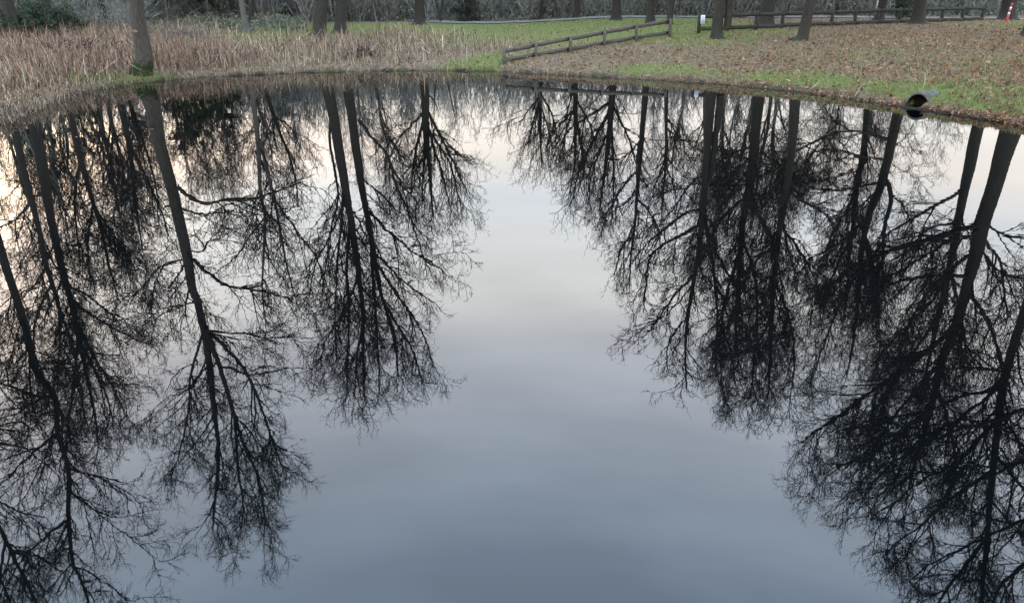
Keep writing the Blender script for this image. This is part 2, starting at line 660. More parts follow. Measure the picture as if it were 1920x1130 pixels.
def spawn(rg, P, Rd, L, spacing, t0, ang, asd, lmin, lmax, taper, rmax, up, droop_t=0.0):
    """children along a set of branches (N,n,3)"""
    N, n, _ = P.shape
    cnt = np.maximum(1, np.round(L * (1 - t0) / spacing * rg.uniform(0.7, 1.3, N)).astype(int))
    pi = np.repeat(np.arange(N), cnt)
    k = np.concatenate([np.arange(c) for c in cnt])
    t = t0 + (1 - t0) * (k + rg.uniform(0.05, 0.95, len(k))) / cnt[pi]
    t = np.clip(t, 0, 0.995)
    f = t * (n - 1)
    i0 = np.minimum(f.astype(int), n - 2)
    w = (f - i0)[:, None]
    pos = P[pi, i0] * (1 - w) + P[pi, i0 + 1] * w
    rad = Rd[pi, i0] * (1 - w[:, 0]) + Rd[pi, i0 + 1] * w[:, 0]
    T = norm(P[pi, i0 + 1] - P[pi, i0])
    rv = norm(rg.normal(size=(len(pi), 3)))
    perp = norm(rv - (rv * T).sum(1, keepdims=True) * T)
    a = np.radians(np.clip(rg.normal(ang, asd, len(pi)), 12, 95))[:, None]
    d = norm(np.cos(a) * T + np.sin(a) * perp + UP * up)
    ln = rg.uniform(lmin, lmax, len(pi)) * (1 - taper * np.clip((t - t0) / (1 - t0 + 1e-6), 0, 1))
    r0 = np.minimum(rad * 0.72, rmax * rg.uniform(0.75, 1.2, len(pi)))
    return pos, d, ln, r0


def grow(rg, pos, d, ln, r0, segs, rough, up, rend):
    N = len(pos)
    P = np.empty((N, segs + 1, 3))
    P[:, 0] = pos
    cur = d.copy()
    step = (ln / segs)[:, None]
    bend = rg.normal(size=(N, 3)) * rough * 0.5
    for k in range(segs):
        cur = norm(cur + rg.normal(size=(N, 3)) * rough + bend + UP * up)
        P[:, k + 1] = P[:, k] + cur * step
    w = np.linspace(0, 1, segs + 1)[None]
    Rd = r0[:, None] * (1 - w) + np.minimum(r0[:, None], rend) * w
    return P, Rd


def branch_out(rg, P0, R0, L0, t0s, spec):
    """grow limbs, branches, branchlets and twigs from the given wood; returns mesh pieces"""
    sc = spec.get('scale', 1.0)
    dn = spec.get('dens', 1.0)
    up = spec.get('up', 0.22)
    tw = spec.get('tw', 1.3)
    out = []
    # long ascending limbs
    lim = []
    for k, (P, Rd, L, t0) in enumerate(zip(P0, R0, L0, t0s)):
        lim.append(spawn(rg, P[None], Rd[None], np.array([L]), spec.get('s0', 1.5), max(t0, 0.25), 30, 9,
                         2.2 * sc, 4.6 * sc, 0.6, 0.05 * sc, up * 0.8))
    pos, d, ln, r0 = [np.concatenate(x) for x in zip(*lim)]
    P, Rd = grow(rg, pos, d, ln, np.maximum(r0, 0.018), 8, 0.10, 0.035, 0.012)
    out.append(tubes(P, Rd, 5))
    p1 = [spawn(rg, P, Rd, ln, spec.get('s1', 0.5) * 0.9, 0.15, 40, 12, 1.0 * sc, 2.4 * sc, 0.5, 0.03 * sc, up * 0.6)]
    for Pk, Rk, L, t0 in zip(P0, R0, L0, t0s):
        p1.append(spawn(rg, Pk[None], Rk[None], np.array([L]), spec.get('s1', 0.5), t0, spec.get('a1', 46), 12,
                        1.3 * sc, 3.0 * sc, 0.62, 0.04 * sc, up))
    pos, d, ln, r0 = [np.concatenate(x) for x in zip(*p1)]
    P, Rd = grow(rg, pos, d, ln, np.maximum(r0, 0.013), 7, 0.12, 0.05, 0.010)
    out.append(tubes(P, Rd, 4))
    c = spawn(rg, P, Rd, ln, 0.27 / dn, 0.12, 42, 13, 0.6 * sc, 1.4 * sc, 0.5, 0.018, 0.12)
    P, Rd = grow(rg, *c[:3], np.maximum(c[3], 0.0105 * tw), 3, 0.19, 0.05, 0.008 * tw)
    out.append(tubes(P, Rd, 3))
    c = spawn(rg, P, Rd, c[2], 0.21 / dn, 0.12, 42, 14, 0.35 * sc, 0.8 * sc, 0.4, 0.011, 0.08)
    P, Rd = grow(rg, *c[:3], np.maximum(c[3], 0.008 * tw), 2, 0.2, 0.05, 0.006 * tw)
    out.append(tubes(P, Rd, 3))
    c = spawn(rg, P, Rd, c[2], 0.155 / dn, 0.12, 45, 14, 0.2 * sc, 0.42 * sc, 0.3, 0.007, 0.05)
    P, Rd = grow(rg, *c[:3], np.maximum(c[3], 0.0065 * tw), 1, 0.15, 0.0, 0.004)
    out.append(tubes(P, Rd, 3))
    return out


def finish_tree(name, label, cat, group, base, trunk_parts, crown_parts, bark, twig):
    root = bpy.data.objects.new(name, None)
    C.objects.link(root)
    root.location = base
    tag(root, label, cat, group)
    b = np.array(base)
    V, q, t = join(trunk_parts)
    link('trunk', mesh_np('trunk', V - b, q, t, bark, True), root)
    V, q, t = join(crown_parts)
    link('crown', mesh_np('crown', V - b, q, t, twig, False), root)
    return root


def traced_tree(label, D, strokes, spec=None, base_px=None, bark=None, seed=1, twig=None, flare=1.5, group='tall bare trees around the pond'):
    """strokes: (points seen in the mirror, width at start px, at end px, drift in depth, crown start fraction)"""
    rg = np.random.default_rng(seed)
    spec = spec or {}
    bark = bark or M_BARK
    twig = twig or M_TWIG
    trunk_parts, P0, R0, L0, T0 = [], [], [], [], []
    base = None
    for i, st in enumerate(strokes):
        pts, w0, w1 = st[0], st[1], st[2]
        drift = st[3] if len(st) > 3 and st[3] is not None else (rg.uniform(-2.2, 2.2) if i else 0.0)
        t0 = st[4] if len(st) > 4 else (0.5 if i == 0 else 0.12)
        n = len(pts)
        W = []
        Rr = []
        cum = np.concatenate([[0], np.cumsum([math.hypot(pts[k + 1][0] - pts[k][0], pts[k + 1][1] - pts[k][1]) for k in range(n - 1)])])
        cum = cum / cum[-1]
        for k, (px, py) in enumerate(pts):
            y = D + drift * cum[k] ** 1.3
            p = mirrored(px, py, y)
            W.append(p)
            zc = y * CP + (CAM_H + p[2]) * SP
            Rr.append(0.5 * (w0 + (w1 - w0) * cum[k] ** 0.85) * zc / FPX)
        W = np.array(W)
        Rr = np.array(Rr)
        if i == 0:
            s = (W[1] - W[0]) / max(W[1][2] - W[0][2], 0.3)
            gz = float(ground_z(W[0][0], D))
            bx = W[0][0] - np.clip(s[0], -0.25, 0.25) * (W[0][2] - gz)
            if base_px is not None:
                bx = at_depth(base_px, 100, D)[0]
                # use the direct sight line at ground height
                u, f, d = ray(base_px, 0)
                yy = D
                bx = (base_px - 960.0) / FPX * (yy * CP + (CAM_H - gz) * SP)
            gz = float(ground_z(bx, D))
            base = (float(bx), float(D), gz)
            extra = []
            exr = []
            hgt = W[0][2] - gz
            r1 = Rr[0]
            for hz, k in ((-0.25, flare * 1.15), (0.0, flare), (0.18, 1.22), (0.5, 1.06), (1.0, 1.0)):
                if hz < hgt - 0.4:
                    fr = hz / hgt
                    extra.append([bx + (W[0][0] - bx) * fr, D, gz + hz])
                    exr.append(r1 * k)
            W = np.concatenate([np.array(extra), W])
            Rr = np.concatenate([exr, Rr])
        Pc = catmull(W, 5)
        Rc = np.interp(np.arange(len(Pc)) / 5.0, np.arange(len(Rr)), Rr)
        m = max(14, int(len(Pc)))
        if i:
            Pc, Rc, L = resample(Pc, Rc, m)
            jit = rg.normal(size=Pc.shape) * 0.014
            jit[0] = 0
            Pc = Pc + jit
        else:
            L = np.linalg.norm(np.diff(Pc, axis=0), axis=1).sum()
        v, q, t = tubes(Pc[None], Rc[None], 12 if i == 0 else 7)
        if i == 0:
            # uneven trunk
            v = v + 0.0
            ring = v[:-1].reshape(-1, 12, 3)
            h = ring[:, :, 2]
            cen = ring.mean(1, keepdims=True)
            a = np.arange(12) * 2 * math.pi / 12
            low = np.exp(-np.maximum(h - base[2], 0) / 0.35)
            fac = 1 + 0.06 * np.sin(a * 2 + h * 1.1) + 0.04 * np.sin(a * 3 - h * 2.3) + 0.28 * low * np.maximum(0, np.sin(a * 3 + 0.7)) 
            ring = cen + (ring - cen) * fac[:, :, None]
            v[:-1] = ring.reshape(-1, 3)
        trunk_parts.append((v, q, t))
        Pr, Rr2, L = resample(Pc, Rc, 24)
        P0.append(Pr)
        R0.append(Rr2)
        L0.append(L)
        T0.append(t0)
    crown = branch_out(rg, P0, R0, L0, T0, spec)
    return finish_tree('bare_tree', label, 'tree', group, base, trunk_parts, crown, bark, twig)


# the big leaning tree on the near left bank
traced_tree('large grey tree with moss at its foot, standing at the left water edge', 29.3, [
    ([(285, 195), (297, 262), (311, 312), (329, 383), (349, 471), (361, 542), (371, 567), (382, 617), (393, 684), (398, 740), (407, 812), (410, 862), (404, 924), (398, 1001)], 28, 3, 0, 0.3),
    ([(331, 348), (354, 369), (386, 381), (425, 374), (471, 372), (503, 365), (566, 340)], 9, 3, 1.5, 0.2),
    ([(338, 390), (368, 399), (396, 401), (425, 383), (450, 386)], 5, 2, -1.5, 0.2),
    ([(350, 468), (379, 471), (392, 452), (420, 446)], 5, 2, 2, 0.2),
    ([(361, 486), (393, 514), (428, 535), (485, 545), (552, 564)], 8, 2.5, -1.5, 0.2),
    ([(346, 487), (297, 503), (269, 539), (250, 560)], 6, 2, 1.0, 0.2),
    ([(326, 383), (290, 392), (262, 392)], 4, 2, -1, 0.2),
    ([(385, 612), (412, 690), (440, 779), (457, 834), (485, 896), (499, 990)], 11, 3, -1.2, 0.15),
    ([(388, 618), (446, 678), (479, 734), (507, 812), (535, 890)], 8, 3, 1.2, 0.15),
    ([(382, 617), (357, 706), (354, 768), (334, 857), (312, 910)], 6, 2, 0.8, 0.15),
    ([(384, 617), (430, 624), (463, 625), (520, 640)], 5, 2, -1.5, 0.2),
    ([(393, 684), (350, 730), (312, 745)], 4, 2, -1.4, 0.2),
    ([(440, 779), (445, 860), (455, 940), (450, 1005)], 6, 2, 0.6, 0.1),
    ([(371, 567), (330, 572), (305, 575)], 4, 2, 1.4, 0.2),
    ([(412, 690), (480, 700), (540, 690)], 4, 2, 2.0, 0.2),
], dict(dens=1.15, s1=0.5, s0=1.2, tw=1.0), base_px=267, bark=M_BARK_MOSS, seed=11, flare=1.45)

# left pair
traced_tree('left one of two tall trees rising close together at the left edge', 39.0, [
    ([(32, 263), (42, 312), (58, 372), (76, 443), (88, 500), (103, 549), (118, 600), (137, 650), (150, 720), (160, 800)], 14, 2.5, 0, 0.35),
    ([(60, 375), (30, 410), (0, 425), (-40, 450)], 6, 2, 1, 0.1),
    ([(98, 530), (70, 590), (60, 660), (50, 730)], 6, 2, -1.5, 0.1),
    ([(88, 500), (60, 540), (20, 580)], 5, 2, 1.5, 0.1),
    ([(111, 578), (112, 650), (100, 740)], 6, 2, 1.5, 0.1)], dict(dens=0.95, scale=1.15, s1=0.5), seed=21)
traced_tree('darker right one of two tall trees close together at the left edge', 40.5, [
    ([(67, 248), (80, 316), (92, 390), (108, 468), (124, 532), (134, 567), (148, 634), (160, 690), (175, 760), (185, 840)], 21, 2.5, 0, 0.38),
    ([(140, 600), (178, 673), (212, 723), (240, 790)], 8, 2, 1.2, 0.1),
    ([(134, 560), (185, 600), (230, 625), (270, 640)], 6, 2, -1.5, 0.1),
    ([(124, 532), (165, 555), (215, 590), (250, 600)], 6, 2, 1.5, 0.1),
    ([(146, 628), (140, 700), (130, 780), (120, 850)], 7, 2, -1.5, 0.1),
    ([(120, 520), (90, 580), (70, 620)], 5, 2, 1, 0.1),
    ([(150, 640), (200, 740), (215, 810)], 6, 2, -2, 0.1)], dict(dens=0.95, scale=1.15, s1=0.5), seed=22)
# near tree off the left edge
traced_tree('near tree with speckled stem reaching in from beyond the left edge', 19.0, [
    ([(-20, 400), (0, 461), (14, 510), (33, 567), (56, 645), (67, 695), (103, 745), (109, 812), (128, 879), (128, 974), (139, 1057), (165, 1120), (175, 1200)], 17, 4, 0, 0.25),
    ([(103, 745), (60, 740), (0, 715), (-60, 700)], 7, 3, 1, 0.1),
    ([(109, 812), (60, 850), (10, 900), (-40, 930)], 6, 2, -1, 0.1),
    ([(128, 879), (175, 890), (215, 900), (245, 905)], 5, 2, .6, 0.1),
    ([(128, 920), (170, 950), (205, 965), (235, 970)], 4, 2, -1, 0.1),
    ([(128, 974), (80, 1010), (20, 1080), (0, 1150)], 6, 2, 1, 0.1),
    ([(139, 1057), (190, 1090), (225, 1110), (240, 1130)], 4, 2, .5, 0.1),
    ([(67, 695), (110, 690), (160, 700), (210, 690)], 4, 2, 1, 0.1)], dict(dens=1.5, scale=0.75, s1=0.40, up=0.1, tw=0.8), seed=23)
# leaning stems left of the big tree
traced_tree('slim tree leaning right between the left pair and the mossy tree', 44.0, [
    ([(134, 227), (152, 302), (170, 365), (191, 436), (205, 500), (225, 570)], 13, 2, 0, 0.25),
    ([(160, 335), (185, 400), (235, 470), (260, 520)], 6, 2, 1.5, 0.1),
    ([(152, 302), (140, 370), (145, 440), (150, 500)], 6, 2, -1.5, 0.1),
    ([(185, 420), (215, 455), (275, 500)], 5, 2, -1.5, 0.1),
    ([(175, 380), (165, 460), (170, 540)], 5, 2, 1.5, 0.1)], dict(dens=0.8, scale=1.2, s1=0.45), seed=24)
traced_tree('forked slim tree just left behind the mossy tree', 50.0, [
    ([(226, 195), (241, 266), (248, 319), (258, 408), (268, 470)], 13, 2, 0, 0.25),
    ([(243, 270), (272, 330), (304, 400), (318, 450)], 7, 2, 1, 0.1),
    ([(236, 250), (215, 260), (205, 300), (190, 340)], 4, 2, -1, 0.1),
    ([(230, 215), (260, 230), (285, 245)], 3, 1.5, -1, 0.1)], dict(dens=0.75, scale=1.1, s1=0.5), seed=25)
traced_tree('thin dark stem beside the forked slim tree', 53.0, [
    ([(248, 206), (263, 250), (280, 301), (290, 340), (300, 390)], 6, 2, 0, 0.3)], dict(dens=0.6, scale=0.9), seed=26, flare=1.2)
traced_tree('pale many stemmed tree in the woods right of the mossy tree', 47.0, [
    ([(478, 213), (485, 280), (488, 358), (497, 408), (494, 478), (492, 549), (500, 620)], 10, 2, 0, 0.2),
    ([(486, 262), (510, 351), (527, 443), (541, 514), (560, 580)], 8, 2, 1.5, 0.15),
    ([(518, 379), (556, 432), (595, 489), (610, 540)], 5, 2, -1.5, 0.1),
    ([(480, 225), (465, 255), (440, 275), (420, 300)], 4, 1.5, 1, 0.1),
    ([(497, 408), (470, 440), (445, 480), (420, 500)], 4, 2, -1, 0.1)], dict(dens=0.75, scale=1.1, s1=0.55), seed=27, bark=M_BARK_PALE)
traced_tree('thin spreading tree beside the pale many stemmed one', 52.0, [
    ([(510, 206), (525, 250), (545, 300), (556, 350), (560, 390)], 7, 2, 0, 0.2),
    ([(514, 218), (545, 240), (570, 290)], 4, 1.5, 1, 0.1)], dict(dens=0.6, scale=1.0), seed=28, flare=1.2)

# middle pair
traced_tree('left and stouter one of two tall trees left of the sky gap', 43.5, [
    ([(620, 190), (632, 259), (645, 337), (657, 408), (668, 479), (676, 542), (681, 600), (681, 679), (684, 757)], 22, 2.5, 0, 0.35),
    ([(622, 215), (618, 262), (632, 344), (633, 385), (622, 422), (611, 496), (603, 560)], 6, 2, 1.5, 0.2),
    ([(645, 337), (640, 420), (632, 500), (628, 600), (632, 690)], 6, 2, -1.5, 0.15),
    ([(657, 408), (650, 500), (655, 600), (650, 700), (655, 750)], 7, 2, 1.8, 0.15),
    ([(650, 370), (620, 440), (590, 500), (580, 560)], 5, 2, -2, 0.15),
    ([(672, 520), (640, 590), (610, 640), (600, 690)], 5, 2, 1, 0.1),
    ([(681, 600), (668, 680), (665, 760)], 5, 2, -1, 0.1)], dict(dens=0.72, scale=1.2, s1=0.48), base_px=598, seed=31)
traced_tree('right one of two tall trees standing left of the sky gap', 46.0, [
    ([(657, 200), (671, 302), (682, 372), (696, 443), (708, 520), (720, 570), (740, 640), (748, 720)], 19, 2.5, 0, 0.35),
    ([(672, 225), (700, 262), (724, 287), (742, 344), (763, 390), (781, 443), (800, 500)], 7, 2, 1.5, 0.15),
    ([(685, 390), (738, 443), (799, 489), (834, 505)], 7, 2, -1.5, 0.15),
    ([(696, 443), (700, 540), (708, 640), (712, 740)], 8, 2, 1.5, 0.15),
    ([(703, 489), (750, 560), (790, 620), (815, 690)], 7, 2, -1, 0.15),
    ([(720, 570), (770, 650), (795, 720)], 6, 2, 1.8, 0.1),
    ([(700, 470), (760, 530), (820, 570)], 5, 2, 1.8, 0.1),
    ([(675, 330), (720, 370), (750, 400)], 4, 2, -1.5, 0.1)], dict(dens=0.72, scale=1.2, s1=0.48), base_px=638, seed=32)
traced_tree('broom shaped tree right beside the central sky gap', 56.0, [
    ([(797, 185), (798, 231), (800, 275), (806, 320), (809, 372), (812, 410)], 17, 2, 0, 0.2),
    ([(798, 200), (820, 245), (845, 294), (869, 344), (878, 370)], 7, 2, 1, 0.1),
    ([(798, 215), (785, 260), (775, 310), (770, 370)], 7, 2, -1, 0.1),
    ([(799, 225), (815, 280), (830, 330), (845, 390)], 6, 2, 1.5, 0.1),
    ([(798, 210), (770, 235), (745, 265), (730, 300)], 6, 2, 1.5, 0.1),
    ([(798, 230), (795, 300), (790, 380)], 6, 2, -1.5, 0.1),
    ([(798, 235), (840, 300), (855, 350), (866, 395)], 5, 2, -1.5, 0.1)], dict(dens=0.6, scale=1.25, s1=0.42), base_px=787, seed=33)

# right of the gap, further back
for (lab, D, st, sd_) in (
    ('small fan shaped tree just right of the sky gap', 62.0, [
        ([(1013, 165), (1013, 202), (1013, 240), (1014, 280), (1016, 310)], 9, 2, 0, 0.1),
        ([(1013, 185), (1000, 230), (990, 270)], 5, 2, 1, 0.1), ([(1013, 175), (1035, 215), (1045, 260)], 5, 2, -1, 0.1),
        ([(1013, 180), (985, 215), (972, 240)], 4, 1.5, -1, 0.1), ([(1013, 195), (1030, 250), (1038, 300)], 4, 2, 1, 0.1)], 41),
    ('second fan shaped tree right of the sky gap', 60.0, [
        ([(1079, 174), (1079, 248), (1078, 300), (1070, 350)], 10, 2, 0, 0.15),
        ([(1079, 195), (1060, 250), (1050, 300)], 5, 2, 1, 0.1), ([(1079, 185), (1105, 230), (1120, 280)], 5, 2, -1, 0.1),
        ([(1079, 215), (1090, 280), (1095, 340)], 5, 2, 1.5, 0.1), ([(1079, 205), (1045, 240), (1025, 275)], 4, 2, -1, 0.1)], 42),
    ('wide forked tree behind the sloping fence', 55.0, [
        ([(1148, 171), (1144, 231), (1138, 290), (1130, 350), (1122, 405)], 15, 2, 0, 0.12),
        ([(1146, 205), (1120, 250), (1100, 290), (1080, 340), (1075, 380)], 8, 2, 1.5, 0.1), ([(1147, 195), (1175, 250), (1190, 300)], 7, 2, -1.5, 0.1),
        ([(1146, 190), (1110, 215), (1070, 240), (1045, 280)], 7, 2, -1.5, 0.1), ([(1145, 225), (1150, 300), (1150, 370), (1145, 430)], 6, 2, 1.5, 0.1),
        ([(1143, 240), (1115, 310), (1100, 370)], 5, 2, -1.5, 0.1)], 43)):
    traced_tree(lab, D, st, dict(dens=0.55, scale=1.25, s1=0.42), seed=sd_)
traced_tree('slightly curved tree left of the fence gap', 50.0, [
    ([(1211, 165), (1204, 248), (1199, 309), (1194, 372), (1190, 425), (1183, 479), (1180, 540)], 13, 2, 0, 0.3),
    ([(1199, 318), (1176, 340), (1148, 383), (1127, 418)], 6, 2, 1.5, 0.1),
    ([(1203, 260), (1176, 291), (1140, 305)], 4, 2, -1.5, 0.1),
    ([(1194, 372), (1220, 400), (1240, 440)], 5, 2, 1.5, 0.1),
    ([(1190, 420), (1165, 470), (1150, 520)], 4, 2, -1.5, 0.1)], dict(dens=0.6, scale=1.2, s1=0.5), seed=44)
traced_tree('slim straight tree rising over the gap between the fences', 48.0, [
    ([(1249, 165), (1249, 224), (1249, 294), (1243, 372), (1240, 420)], 9, 2, 0, 0.3),
    ([(1249, 240), (1275, 260), (1310, 280)], 4, 2, 1.5, 0.1),
    ([(1249, 294), (1235, 330), (1225, 360)], 4, 2, -1.5, 0.1),
    ([(1247, 310), (1262, 345), (1268, 380)], 4, 2, -1.5, 0.1)], dict(dens=0.6, scale=1.1, s1=0.5), seed=45)
# right bank
traced_tree('dark tree beside the white notice at the fence start', 37.0, [
    ([(1334, 171), (1328, 248), (1323, 319), (1318, 390), (1311, 461), (1303, 514), (1290, 590), (1285, 660), (1288, 740)], 19, 2.5, 0, 0.35),
    ([(1351, 178), (1346, 230), (1339, 277), (1332, 330), (1318, 370), (1330, 461), (1339, 514), (1345, 600), (1340, 700)], 14, 2.5, 0.4, 0.35),
    ([(1311, 422), (1272, 443), (1240, 461), (1215, 493), (1211, 542), (1205, 590)], 8, 2, 1.5, 0.15),
    ([(1322, 326), (1289, 351), (1268, 383), (1240, 420)], 5, 2, -1.5, 0.15),
    ([(1318, 394), (1285, 400), (1254, 425), (1215, 454), (1180, 500)], 6, 2, 1.8, 0.15),
    ([(1303, 514), (1260, 560), (1225, 610), (1200, 640)], 6, 2, -1.2, 0.1),
    ([(1290, 590), (1255, 640), (1250, 690)], 5, 2, 1.2, 0.1),
    ([(1332, 461), (1370, 520), (1390, 580), (1395, 660)], 7, 2, 1.5, 0.1),
    ([(1345, 600), (1370, 660), (1380, 730)], 5, 2, -1.2, 0.1)], dict(dens=0.88, scale=0.95, s1=0.46, tw=1.3), base_px=1346, seed=51)
traced_tree('thick dark trunk behind the long fence, left of the leaning tree', 46.0, [
    ([(1422, 178), (1415, 266), (1406, 344), (1396, 401), (1390, 443), (1385, 520), (1380, 600), (1385, 700)], 23, 2.5, 0, 0.25),
    ([(1413, 275), (1380, 283), (1346, 281), (1320, 290)], 5, 2, 1.5, 0.1),
    ([(1398, 369), (1353, 408), (1318, 440), (1290, 480)], 7, 2, -1.5, 0.1),
    ([(1412, 280), (1450, 300), (1480, 330)], 5, 2, 1.5, 0.1),
    ([(1400, 380), (1440, 430), (1460, 500), (1470, 570)], 8, 2, -1.5, 0.1),
    ([(1390, 443), (1415, 520), (1420, 620), (1430, 700)], 7, 2, 1.5, 0.1),
    ([(1388, 470), (1360, 560), (1350, 650), (1355, 730)], 7, 2, 1.5, 0.1),
    ([(1405, 345), (1380, 350), (1340, 350)], 4, 2, -1.5, 0.1)], dict(dens=0.95, scale=1.25, s1=0.42, tw=1.4), seed=52)
traced_tree('grey tree leaning right on the leafy bank before the fence', 35.0, [
    ([(1491, 178), (1484, 280), (1475, 358), (1463, 422), (1456, 479), (1448, 560), (1445, 650), (1440, 760)], 19, 2.5, 0, 0.22),
    ([(1487, 282), (1510, 275), (1537, 263), (1570, 260)], 5, 2, 1.5, 0.1),
    ([(1481, 300), (1450, 320), (1420, 330), (1395, 350)], 5, 2, -1.5, 0.1),
    ([(1475, 358), (1510, 380), (1545, 400), (1570, 440)], 6, 2, 1.5, 0.1),
    ([(1463, 422), (1500, 470), (1530, 530), (1540, 600)], 6, 2, -1.5, 0.1),
    ([(1460, 450), (1420, 490), (1390, 540), (1370, 600)], 6, 2, 1.5, 0.1),
    ([(1452, 520), (1480, 600), (1490, 680), (1480, 760)], 6, 2, 1.5, 0.1),
    ([(1446, 600), (1415, 660), (1410, 740)], 5, 2, -1.5, 0.1)], dict(dens=1.05, scale=1.05, s1=0.4, tw=1.4), base_px=1500, seed=53)
traced_tree('slim tree behind the fence, left of a sharply forked trunk', 52.0, [
    ([(1627, 199), (1620, 277), (1609, 337), (1602, 401), (1595, 460), (1588, 540), (1580, 620)], 14, 2.5, 0, 0.25),
    ([(1617, 300), (1590, 285), (1563, 280), (1499, 288)], 5, 2, 1.5, 0.1),
    ([(1609, 337), (1590, 390), (1560, 440), (1540, 500)], 5, 2, -1.5, 0.1),
    ([(1602, 401), (1630, 460), (1640, 520), (1640, 600)], 6, 2, 1.5, 0.1),
    ([(1598, 440), (1560, 520), (1540, 600)], 6, 2, 1.5, 0.1),
    ([(1612, 320), (1570, 330), (1530, 340)], 4, 2, -1.5, 0.1)], dict(dens=0.85, scale=1.25, s1=0.45, tw=1.4), seed=54)
traced_tree('forked trunk with level lower boughs behind the long fence', 47.0, [
    ([(1685, 210), (1673, 259), (1662, 309), (1648, 358), (1630, 401), (1620, 443), (1610, 520), (1605, 600), (1590, 700)], 21, 2.5, 0, 0.3),
    ([(1668, 262), (1645, 256), (1616, 247), (1574, 248), (1535, 263), (1496, 282), (1470, 310)], 6.5, 2.5, 1.5, 0.25),
    ([(1656, 330), (1664, 345), (1671, 365), (1667, 395), (1659, 422), (1655, 500), (1660, 580)], 10, 3, -0.8, 0.2),
    ([(1650, 341), (1591, 355), (1540, 355), (1496, 349)], 6, 2.5, 1.5, 0.2),
    ([(1666, 300), (1640, 297), (1600, 290), (1560, 283)], 5, 2, -1.5, 0.2),
    ([(1671, 365), (1690, 380), (1700, 400), (1715, 430)], 4, 2, -1, 0.1),
    ([(1668, 275), (1690, 265), (1705, 250)], 2.5, 1.5, 1, 0.1),
    ([(1664, 300), (1690, 320), (1705, 320)], 2.5, 1.5, 1, 0.1),
    ([(1630, 401), (1580, 450), (1530, 480), (1490, 520)], 6, 2, 1.5, 0.1),
    ([(1620, 443), (1640, 540), (1650, 640), (1640, 720)], 7, 2, 1.5, 0.1),
    ([(1612, 500), (1570, 580), (1540, 660), (1520, 720)], 6, 2, -1.5, 0.1)], dict(dens=0.9, scale=1.2, s1=0.45, tw=1.4), seed=55)
traced_tree('stout dark trunk right behind the red and white post', 53.0, [
    ([(1836, 227), (1825, 277), (1814, 330), (1800, 394), (1790, 450), (1779, 507), (1760, 590), (1740, 680), (1720, 780)], 23, 3, 0, 0.35),
    ([(1806, 352), (1785, 370), (1765, 379), (1719, 404), (1669, 436), (1640, 470)], 8, 2.5, 1.5, 0.2),
    ([(1790, 440), (1750, 470), (1700, 500), (1650, 540)], 7, 2.5, -1.5, 0.1),
    ([(1795, 415), (1780, 420), (1740, 430), (1700, 470)], 6, 2, 1.5, 0.1),
    ([(1779, 507), (1730, 560), (1690, 640), (1660, 700)], 7, 2, 1.5, 0.1),
    ([(1779, 507), (1800, 580), (1810, 660), (1800, 740)], 8, 2, -1.5, 0.1),
    ([(1760, 590), (1700, 680), (1650, 760)], 7, 2, -1.5, 0.1)], dict(dens=0.75, scale=1.4, s1=0.5, tw=1.2), base_px=1888, seed=56)
traced_tree('largest trunk at the right edge with a heavy bough reaching left', 36.0, [
    ([(1896, 241), (1878, 302), (1857, 372), (1839, 429), (1829, 479), (1811, 542), (1793, 611), (1765, 678), (1750, 750), (1720, 850), (1700, 930)], 36, 4, 0, 0.4),
    ([(1840, 418), (1800, 432), (1776, 440), (1722, 454), (1655, 475), (1600, 500), (1550, 540)], 14, 3, 1.8, 0.2),
    ([(1852, 410), (1861, 429), (1889, 443), (1920, 447), (1960, 455)], 6, 3, -1, 0.15),
    ([(1840, 440), (1850, 457), (1875, 489), (1882, 542), (1890, 600)], 7, 3, 1, 0.15),
    ([(1818, 517), (1780, 515), (1733, 517), (1680, 530), (1620, 560)], 9, 3, -1.5, 0.15),
    ([(1832, 470), (1790, 500), (1750, 560), (1690, 620), (1640, 680)], 8, 3, 1.5, 0.1),
    ([(1811, 542), (1850, 600), (1880, 680), (1900, 760)], 9, 3, -1.5, 0.1),
    ([(1793, 611), (1720, 670), (1650, 720), (1590, 770), (1540, 800)], 9, 3, 1.5, 0.1),
    ([(1765, 678), (1700, 750), (1640, 830), (1580, 880)], 8, 3, -1.5, 0.1),
    ([(1755, 720), (1780, 800), (1790, 880), (1770, 960)], 8, 3, 1.5, 0.1),
    ([(1790, 615), (1700, 690), (1610, 750), (1540, 800), (1500, 830)], 8, 3, -1, 0.12),
    ([(1748, 760), (1680, 820), (1610, 860), (1550, 880)], 7, 3, 0.8, 0.1),
    ([(1835, 450), (1860, 500), (1910, 520), (1950, 530)], 6, 3, 1, 0.1),
    ([(1848, 425), (1800, 450), (1760, 450), (1700, 480)], 6, 3, -2, 0.1)], dict(dens=0.84, scale=1.3, s1=0.5, tw=1.3), seed=57, flare=1.4)
